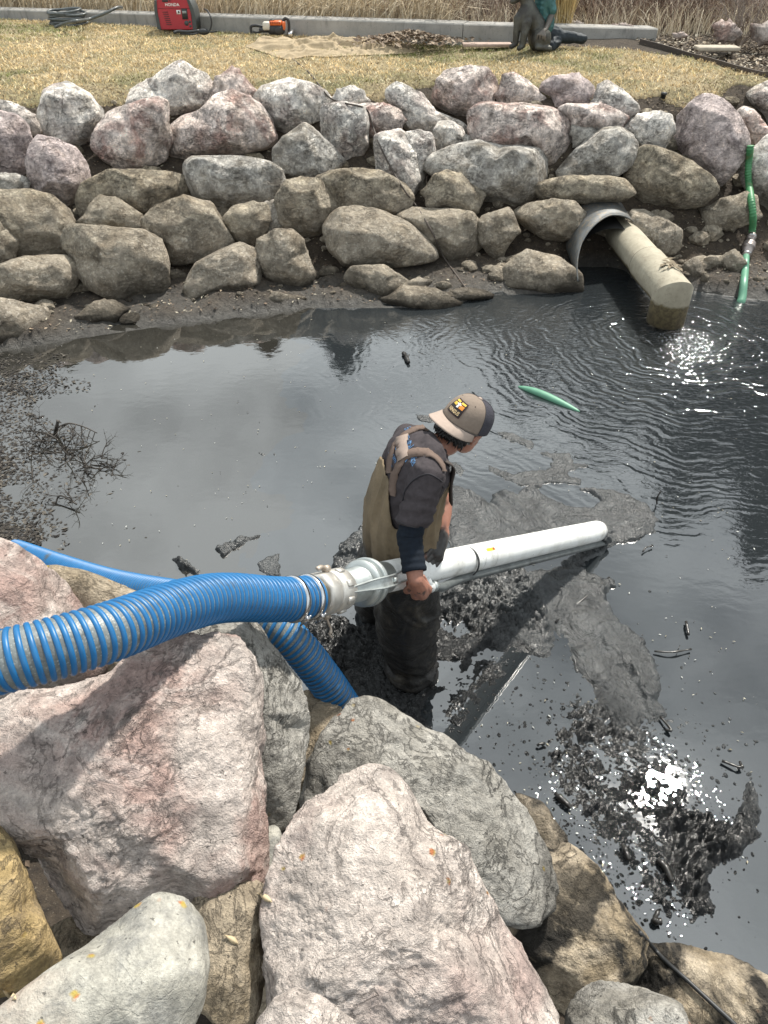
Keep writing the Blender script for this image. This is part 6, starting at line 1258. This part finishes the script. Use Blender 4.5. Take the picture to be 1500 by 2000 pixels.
# ------------------------------------------------------------------ outfall pipe
pc = aty(1298, 575, 5.62); OR = .138; zc_ = .265; xc = atz(1300, 640)[0]; yw = atz(1298, 640)[1] + OR * .3
t = NT('old_plastic_pipe'); p = t.pos(); n = t.noise(p, 6, 7, .65); n2 = t.noise(p, 30, 5, .65); c = t.mix(t.ramp(n, .35, .65), (.37, .335, .255), (.27, .24, .18)); c = t.mix(t.math('MULTIPLY', t.ramp(n2, .54, .70), .5), c, (.17, .14, .10)); z = t.sep(p)[2]
c = t.mix(t.ramp(t.math('ADD', z, t.math('MULTIPLY', t.math('SUBTRACT', n, .5), .1)), .215, .195), c, t.mix(t.ramp(n2, .4, .6), (.085, .065, .035), (.15, .12, .06))); c = t.mix(t.ramp(z, .05, .0), c, (.02, .02, .015)); t.P(Base_Color=c, Roughness=.8); t.bump(n2, .5, .008); M_OLD = t.m
of = thing('outfall_pipe', 'old tan pipe with a downturned elbow pouring into the pond', 'pipe', (xc, yw, 0)); a = np.linspace(0, 2 * math.pi, 48, endpoint=False)
# horizontal run ends on a mitre plane, vertical drop starts there
yE = yw; rings = []
tilt = np.array([-.05, 1, .0]); 
for s_ in (1.55, .62, .60, .58, .36):
    rr_ = OR if s_ > .6 else OR * 1.06
    rings.append(np.stack([xc + np.cos(a) * rr_ + tilt[0] * s_, np.full(48, yE + s_), zc_ + np.sin(a) * rr_], 1))
rr_ = OR * 1.06; mit = np.stack([xc + np.cos(a) * rr_, yE - np.sin(a) * rr_ * .9, zc_ + np.sin(a) * rr_], 1); rings.append(np.stack([xc + np.cos(a) * rr_, yE - np.sin(a) * rr_ * .9 + .05, zc_ + np.sin(a) * rr_], 1)); rings.append(mit)
m = MB(); m.grid(np.array(rings), len(rings), 48, True); m.build('run', M_OLD, of)
r3 = [mit, np.stack([xc + np.cos(a) * rr_, yE - np.sin(a) * rr_ * .95, np.minimum(zc_ + np.sin(a) * rr_ - .02, zc_ - .02 + 0 * a) * 0 + zc_ + np.sin(a) * rr_ * .95 - .03], 1), np.stack([xc + np.cos(a) * rr_, yE - np.sin(a) * rr_, 0 * a + .03], 1), np.stack([xc + np.cos(a) * rr_ * .9, yE - np.sin(a) * rr_ * .9, 0 * a + .03], 1), np.stack([xc + np.cos(a) * rr_ * .9, yE - np.sin(a) * rr_ * .9, 0 * a + .15], 1)]
m = MB(); m.grid(np.array(r3), len(r3), 48, True); m.build('elbow', M_OLD, of)
m = MB(); m.tube(np.stack([xc + np.cos(np.append(a, a[0])) * OR * 1.005 + tilt[0] * .61, np.full(49, yE + .61), zc_ + np.sin(np.append(a, a[0])) * OR * 1.005], 1), .006, 6, False); m.build('joint', plain('joint_dark', (.08, .07, .05), .9), of)
m = MB(); rg = np.random.default_rng(8)
for k in range(16):
    q = math.pi / 2 + rg.uniform(-.5, .5); b = np.array([xc + math.cos(q) * OR * 1.08, yE + rg.uniform(.08, .36), zc_ + math.sin(q) * OR * 1.08]); v_ = litter(1, b[:1], b[1:2], lambda x, y: b[2] + 0 * x, .09, [(.2, .16, .1)], k, .4); m.add(v_[0], v_[1])
m.build('leaf', plain('dead_leaf_brown', (.19, .15, .10), .9), of)
# sheet metal culvert end round the pipe
cu = thing('culvert_end', 'grey sheet metal culvert end flaring round the old pipe, black hollow underneath', 'culvert', (2.0, 6.6, 0))
CXc, CZc, CR = 1.985, .17, .335; G = []
for q in np.linspace(math.radians(52), math.radians(192), 40):
    f = (math.degrees(q) - 52) / 140; yf = np.interp(f, [0, .3, .7, 1], [6.80, 6.74, 6.52, 6.28]); row = []
    for yy in np.linspace(0, 1, 10): row.append([CXc + math.cos(q) * CR * (1 - .10 * yy), yf + yy * (7.9 - yf), CZc + math.sin(q) * CR * (1 - .06 * yy) + .10 * yy])
    G.append(row)
t = NT('galvanised_sheet'); p = t.pos(); n = t.noise(p, 5, 6, .6); n2 = t.noise(p, 28, 5, .65); c = t.mix(t.ramp(n, .35, .6), (.15, .155, .155), (.085, .09, .09)); c = t.mix(t.ramp(n2, .5, .7), c, (.20, .16, .11)); t.P(Base_Color=c, Roughness=.6, Metallic=.35); t.bump(n2, .3, .01)
o = MB().grid(np.array(G), 40, 10).build('sheet', t.m, cu); s_ = o.modifiers.new('t', 'SOLIDIFY'); s_.thickness = .008
m = MB(); m.tube(np.array([g_[0] for g_ in G]), .007, 6); m.build('rim', t.m, cu)
# black barrel and back wall: the hollow's shade is put into their colour
a_ = np.linspace(-.3, math.pi + .3, 30); m = MB(); m.grid(np.array([np.stack([2.02 + np.cos(a_) * .33, np.full(30, y_), .10 + np.sin(a_) * .30], 1) for y_ in (6.72, 7.2, 7.6)]), 3, 30); m.box((2.03, 7.6, .1), (.75, .03, .7)); m.build('culvert_barrel', plain('hollow_shade_metal', (.01, .01, .01), .7), cu)

# ------------------------------------------------------------------ BVH of the whole bank, to lay wires and hoses on
def scene_bvh(names):
    VV = []; TT = []; n = 0
    for o in S.objects:
        if o.type == 'MESH' and o.name.split('.')[0] in names:
            k = len(o.data.vertices); V = np.zeros(k * 3, np.float32); o.data.vertices.foreach_get('co', V); VV.append(V.reshape(-1, 3) + np.array(o.matrix_basis.translation)); l = np.zeros(len(o.data.loops), np.int32); o.data.loops.foreach_get('vertex_index', l); q = 4 if o.name.startswith(('ground', 'lawn')) and len(l) == 4 * len(o.data.polygons) else 3
            if len(l) != q * len(o.data.polygons): continue
            l = l.reshape(-1, q)
            if q == 4: l = np.concatenate([l[:, :3], l[:, [0, 2, 3]]])
            TT.append(l + n); n += k
    V = np.concatenate(VV); return BVHTree.FromPolygons([Vector(v) for v in V.tolist()], np.concatenate(TT).tolist())
bv = scene_bvh({'boulder', 'ground', 'lawn'})
def lay(pts, off, n=80, smooth=4, watr=True):
    P = curve(np.array([[x, y, 0] for x, y in pts]), n)[:, :2]; out = []
    for (u, v) in P:
        d = nrm(ray(u, v)); loc, nor, _, _ = bv.ray_cast(Vector(CAM), Vector(d)); q = atz(u, v, 0)
        if loc is not None and (loc.z > 0 or not watr): q = np.array(loc)
        out.append(q - nrm(q - CAM) * off)
    Q = np.array(out)
    for _ in range(smooth): Q[1:-1] = (Q[:-2] + 2 * Q[1:-1] + Q[2:]) / 4
    return Q
W_ = lay([(541, 84), (548, 95), (560, 105)], .01, 12); W_ = np.concatenate([W_, lay([(575, 118), (600, 138), (625, 168), (645, 192), (680, 203), (715, 212), (726, 240), (742, 285), (765, 330), (790, 372), (815, 405), (845, 455), (865, 500), (890, 535), (925, 584)], .014, 110)])
tag(MB().tube(W_, .0075, 7).build('cable', plain('old_brown_cable', (.075, .06, .05), .8)), 'thin dark cable trailing from the lawn down over the boulders to the water', 'cable')
W_ = lay([(1250, 1822), (1275, 1850), (1300, 1878), (1340, 1912), (1385, 1955), (1440, 2005), (1480, 2050)], .012, 40, 12); tag(MB().tube(W_, .0065, 10).build('rod', M_BLK), 'thin black rod leaning on the tan boulder in the bottom right corner', 'rod')
# green suction hose on the right
M_GRN = plain('green_hose', (.055, .21, .085), .5, 0, .2, 20, dirt=(.12, .15, .06), dsc=10); M_GRNS = plain('smooth_green_hose', (.10, .26, .17), .45, 0, .12, 20)
gh = thing('drain_hose', 'green hose hanging down the right end of the bank into the pond', 'hose', atz(1450, 585)); P = lay([(1466, 284), (1463, 310), (1461, 345), (1466, 385), (1471, 420), (1468, 462)], .055, 60, 20, False); P = resample(P, .006); s = np.arange(len(P)) * .006
MB().tube(P, .029 + .0035 * np.sin(s * 2 * math.pi / .022), 18).build('ribbed_hose', M_GRN, gh)
P2_ = lay([(1457, 500), (1455, 530), (1452, 560), (1449, 584), (1446, 592)], .05, 30, 8, False); P2_[-1][2] = -.05
m = MB(); m.tube(P2_, np.linspace(.029, .036, 30), 20); m.build('smooth_hose', M_GRNS, gh)
e0, e1 = P[-1], P2_[0]; dd = nrm(e1 - e0); ll = np.linalg.norm(e1 - e0); m = MB(); prof = [(-.1, .036), (0, .036), (.05, .042), (.12, .042), (.15, .034), (.3, .034), (.33, .052), (.42, .055), (.5, .052), (.53, .058), (.6, .058), (.62, .048), (.8, .046), (.85, .040), (1.05, .040)]; m.tube(np.array([e0 + dd * ll * q for q, _ in prof]), [r__ for _, r__ in prof], 20); m.build('coupling', steel('dirty_coupling', (.34, .30, .28), .45, (.10, .07, .06)), gh)
m = MB()
for q in (.02, .56, .9): c_ = e0 + dd * ll * q; m.tube([c_ - dd * .006, c_ + dd * .006], .054 if q == .56 else .044, 20)
m.build('clamp_ring', M_STEEL, gh)
# green hose piece floating
a0_, a1_ = atz(1012, 755, .0), atz(1132, 804, .0); P = curve([a0_, a0_ * .75 + a1_ * .25 + [.01, .0, .01], a0_ * .4 + a1_ * .6 + [0, .01, .008], a1_], 40); q = np.linspace(0, 1, 40); tag(MB().tube(P, .004 + .026 * np.sin(q * math.pi) ** .6, 16, True, .8).build('hose_piece', M_GRNS), 'pale green length of flat hose breaking the surface of the pond', 'hose')
# ------------------------------------------------------------------ sticks and scraps
STK = [((1085, 1216), (1190, 1128), .006, 'long bent twig lying across the smooth black mud right of the man'), ((1285, 1680), (1312, 1722), .011, 'short thick blackened stick in the speckled mud'), ((1085, 1550), (1115, 1578), .010, 'short blackened stick floating near the long grey boulder'), ((1410, 1486), (1445, 1488), .006, 'small black stick on the clear water at the right'), ((1050, 1456), (1064, 1452), .005, 'tiny black twig floating below the mud'), ((1278, 1272), (1350, 1268), .004, 'thin twig lying on the open water at right'), ((1320, 1700), (1345, 1755), .006, 'slim black stick pointing to the bottom right corner'), ((1215, 1650), (1228, 1680), .009, 'bent black stick among the bubbles'), ((1285, 1780), (1290, 1800), .010, 'stubby black stick close to the shore'), ((1255, 1078), (1275, 1066), .004, 'small crooked twig floating right of the pipe tip'), ((1283, 985), (1285, 962), .005, 'dark twig standing upright in the water'), ((1340, 1215), (1345, 1240), .006, 'short dark twig floating at right'), ((788, 690), (798, 708), .014, 'dark clump of leaf floating in the middle of the pond'), ((1300, 1425), (1290, 1400), .005, 'thin stick upright in the glistening mud'), ((1140, 1490), (1150, 1520), .005, 'thin black twig in the speckled mud')]
for i, (a_, b_, r__, lab) in enumerate(STK):
    rg = np.random.default_rng(i); p0, p1 = atz(*a_, .012), atz(*b_, .014 if i != 10 else .012)
    if i == 10: p1 = p0 + [0, 0, .09]
    mid = (p0 + p1) / 2 + np.array([rg.normal() * .012, rg.normal() * .012, .006]); m = MB(); P = curve([p0, mid, p1], 12); m.tube(P, r__ * (1 + .2 * rg.normal(size=12)), 7)
    if np.linalg.norm(p1 - p0) > .12: m.tube([P[7], P[7] + [.02, .03, .01]], [r__ * .6, r__ * .3], 5)
    tag(m.build('stick', plain('wet_stick', (.02, .018, .016), .3) if i == 0 else bpy.data.materials['wet_stick']), lab, 'stick')
# pale flecks floating on the pond
r = np.random.default_rng(21); PX = r.uniform(100, 1480, 900); PY = r.uniform(620, 1700, 900); P = np.array([atz(a_, b_) for a_, b_ in zip(PX, PY)]); k = (P[:, 1] > near_s(P[:, 0]) + .05) & (P[:, 1] < far_s(P[:, 0]) - .05); P = P[k]
m = MB(); m.add(*(lambda v: (v[0], v[1], None, v[2]))(litter(len(P), P[:, 0], P[:, 1], lambda a_, b_: 0 * a_, .013, [(.45, .42, .34), (.30, .27, .2), (.05, .045, .04), (.5, .5, .47)], 5, .15, .001))); tag(m.build('floating_flecks', M_LEAF, None, False, False), 'tiny leaf flecks floating on the pond', 'flecks', kind='stuff')
# bubbles and black grains round the speckled mud
m = MB(); d0, T0 = ico(2); r = np.random.default_rng(33)
for k in range(2200):
    px, py = (r.normal(1230, 110), r.normal(1600, 130)) if k < 1500 else (r.uniform(620, 1120), r.uniform(1120, 1480)); 
    p = atz(px, py)
    if p[1] < near_s(p[0]) + .04: continue
    s_ = abs(r.normal(0, .0030)) + .0012; a_ = r.uniform(0, 3.14); el = r.uniform(1, 1.7); q = d0 * s_ * [el, 1, .7]; q = np.stack([q[:, 0] * math.cos(a_) - q[:, 1] * math.sin(a_), q[:, 0] * math.sin(a_) + q[:, 1] * math.cos(a_), q[:, 2]], 1); m.add(q + p, None, T0)
tag(m.build('mud_grains', M_MUD, None, True, False), 'black mud grains and bubbles scattered over the water', 'mud grains', kind='stuff')
# leaf litter shallows at the left
r = np.random.default_rng(44); n = 12000; PX = -60 + np.abs(r.normal(0, 110, n)) ; PY = r.uniform(690, 1075, n); k = r.uniform(0, 1, n) < np.clip(1.25 - (PX + 60) / 330 - .3 * np.maximum(0, 760 - PY) / 70 * 0, 0, 1); PX, PY = PX[k], PY[k]; P = np.array([atz(a_, b_) for a_, b_ in zip(PX, PY)]); kk_ = (fbm(P * 3.2, 3, 4) + .75 - (PX + 60) / 300 > 0) & (P[:, 1] < far_s(P[:, 0]) + .1); P = P[kk_]
m = MB(); m.add(*(lambda v: (v[0], v[1], None, v[2]))(litter(len(P), P[:, 0], P[:, 1], lambda a_, b_: -.006 + .024 * np.maximum(0, fbm(xyz(a_ * 3, b_ * 3), 3, 9)), .034, [(.036, .031, .026), (.024, .021, .019), (.050, .043, .036), (.10, .088, .072), (.018, .016, .015)], 6, .35, .0))); tag(m.build('sunken_litter', M_LEAF, None, False, False), 'mat of dead leaves and twigs clogging the shallow left side of the pond', 'litter', kind='stuff')
# dead branch poking up there
rg = np.random.default_rng(12); m = MB(); b = atz(112, 868); m.tube([atz(108, 850, .0), atz(113, 822, .13)], [.014, .009], 8)
P = curve([atz(112, 835, .08), atz(135, 827, .10), atz(165, 834, .07), atz(190, 846, .03)], 18); m.tube(P, np.linspace(.007, .003, 18), 6)
for q in P[2::2]: branchy(m, q, (rg.normal() * .3, -.6, -.4 + rg.normal() * .3), .12, .0035, 1, rg, .8)
P = curve([atz(112, 858, .05), atz(85, 845, .07), atz(40, 840, .04)], 14); m.tube(P, np.linspace(.007, .003, 14), 6)
for k in range(16): branchy(m, atz(110 + rg.normal() * 30, 880 + rg.normal() * 22, .0), rg.normal(size=3) * [1, 1, .3] + [0, 0, .35], .16, .0045, 2, rg, .9)
tag(m.build('dead_branch', plain('wet_bark', (.035, .028, .022), .6, 0, .3), None, True, False), 'dead twiggy branch sticking out of the leafy shallows at left', 'branch')
m = MB(); b = atz(185, 915)
for k in range(14): branchy(m, atz(185 + rg.normal() * 18, 912 + rg.normal() * 14, .0), rg.normal(size=3) * [1, 1, .3] + [0, 0, .4], .11, .0045, 2, rg, .9)
tag(m.build('twig_clump', bpy.data.materials['wet_bark'], None, True, False), 'small dark clump of twigs at the tip of the leafy shallows', 'twigs')
m = MB(); P = curve([atz(108, 985, .0), atz(118, 968, .04), atz(150, 985, .03)], 10); m.tube(P, .005, 6)
for k in range(7): branchy(m, P[rg.integers(2, 9)], rg.normal(size=3) * [1, 1, .5], .10, .003, 1, rg, .9)
tag(m.build('twig', bpy.data.materials['wet_bark'], None, True, False), 'curved black twig in the water below the dead branch', 'twig')
# a few pale leaves caught on the big stones
for i, (px, py, lab) in enumerate([(452, 1834, 'pale curled leaf on the brown stained boulder'), (517, 1752, 'pale leaf stuck in the crack beside the great pink block'), (18, 1942, 'pale scrap of leaf in the bottom left gap')]):
    q = lay([(px - 15, py - 9), (px, py), (px + 14, py + 10)], .004, 6, 0, False); m = MB(); w = np.array([0, .35, .8, 1, .7, .1]) * .006; sdx = nrm(np.cross(q[-1] - q[0], CAM - q[0])); G = np.stack([q - sdx * w[:, None], q + nrm(CAM - q[0]) * .003, q + sdx * w[:, None]], 1); o = m.grid(G, 6, 3).build('leaf', plain('pale_leaf', (.50, .40, .25), .8) if i == 0 else bpy.data.materials['pale_leaf']); tag(o, lab, 'leaf'); s_ = o.modifiers.new('t', 'SOLIDIFY'); s_.thickness = .0008
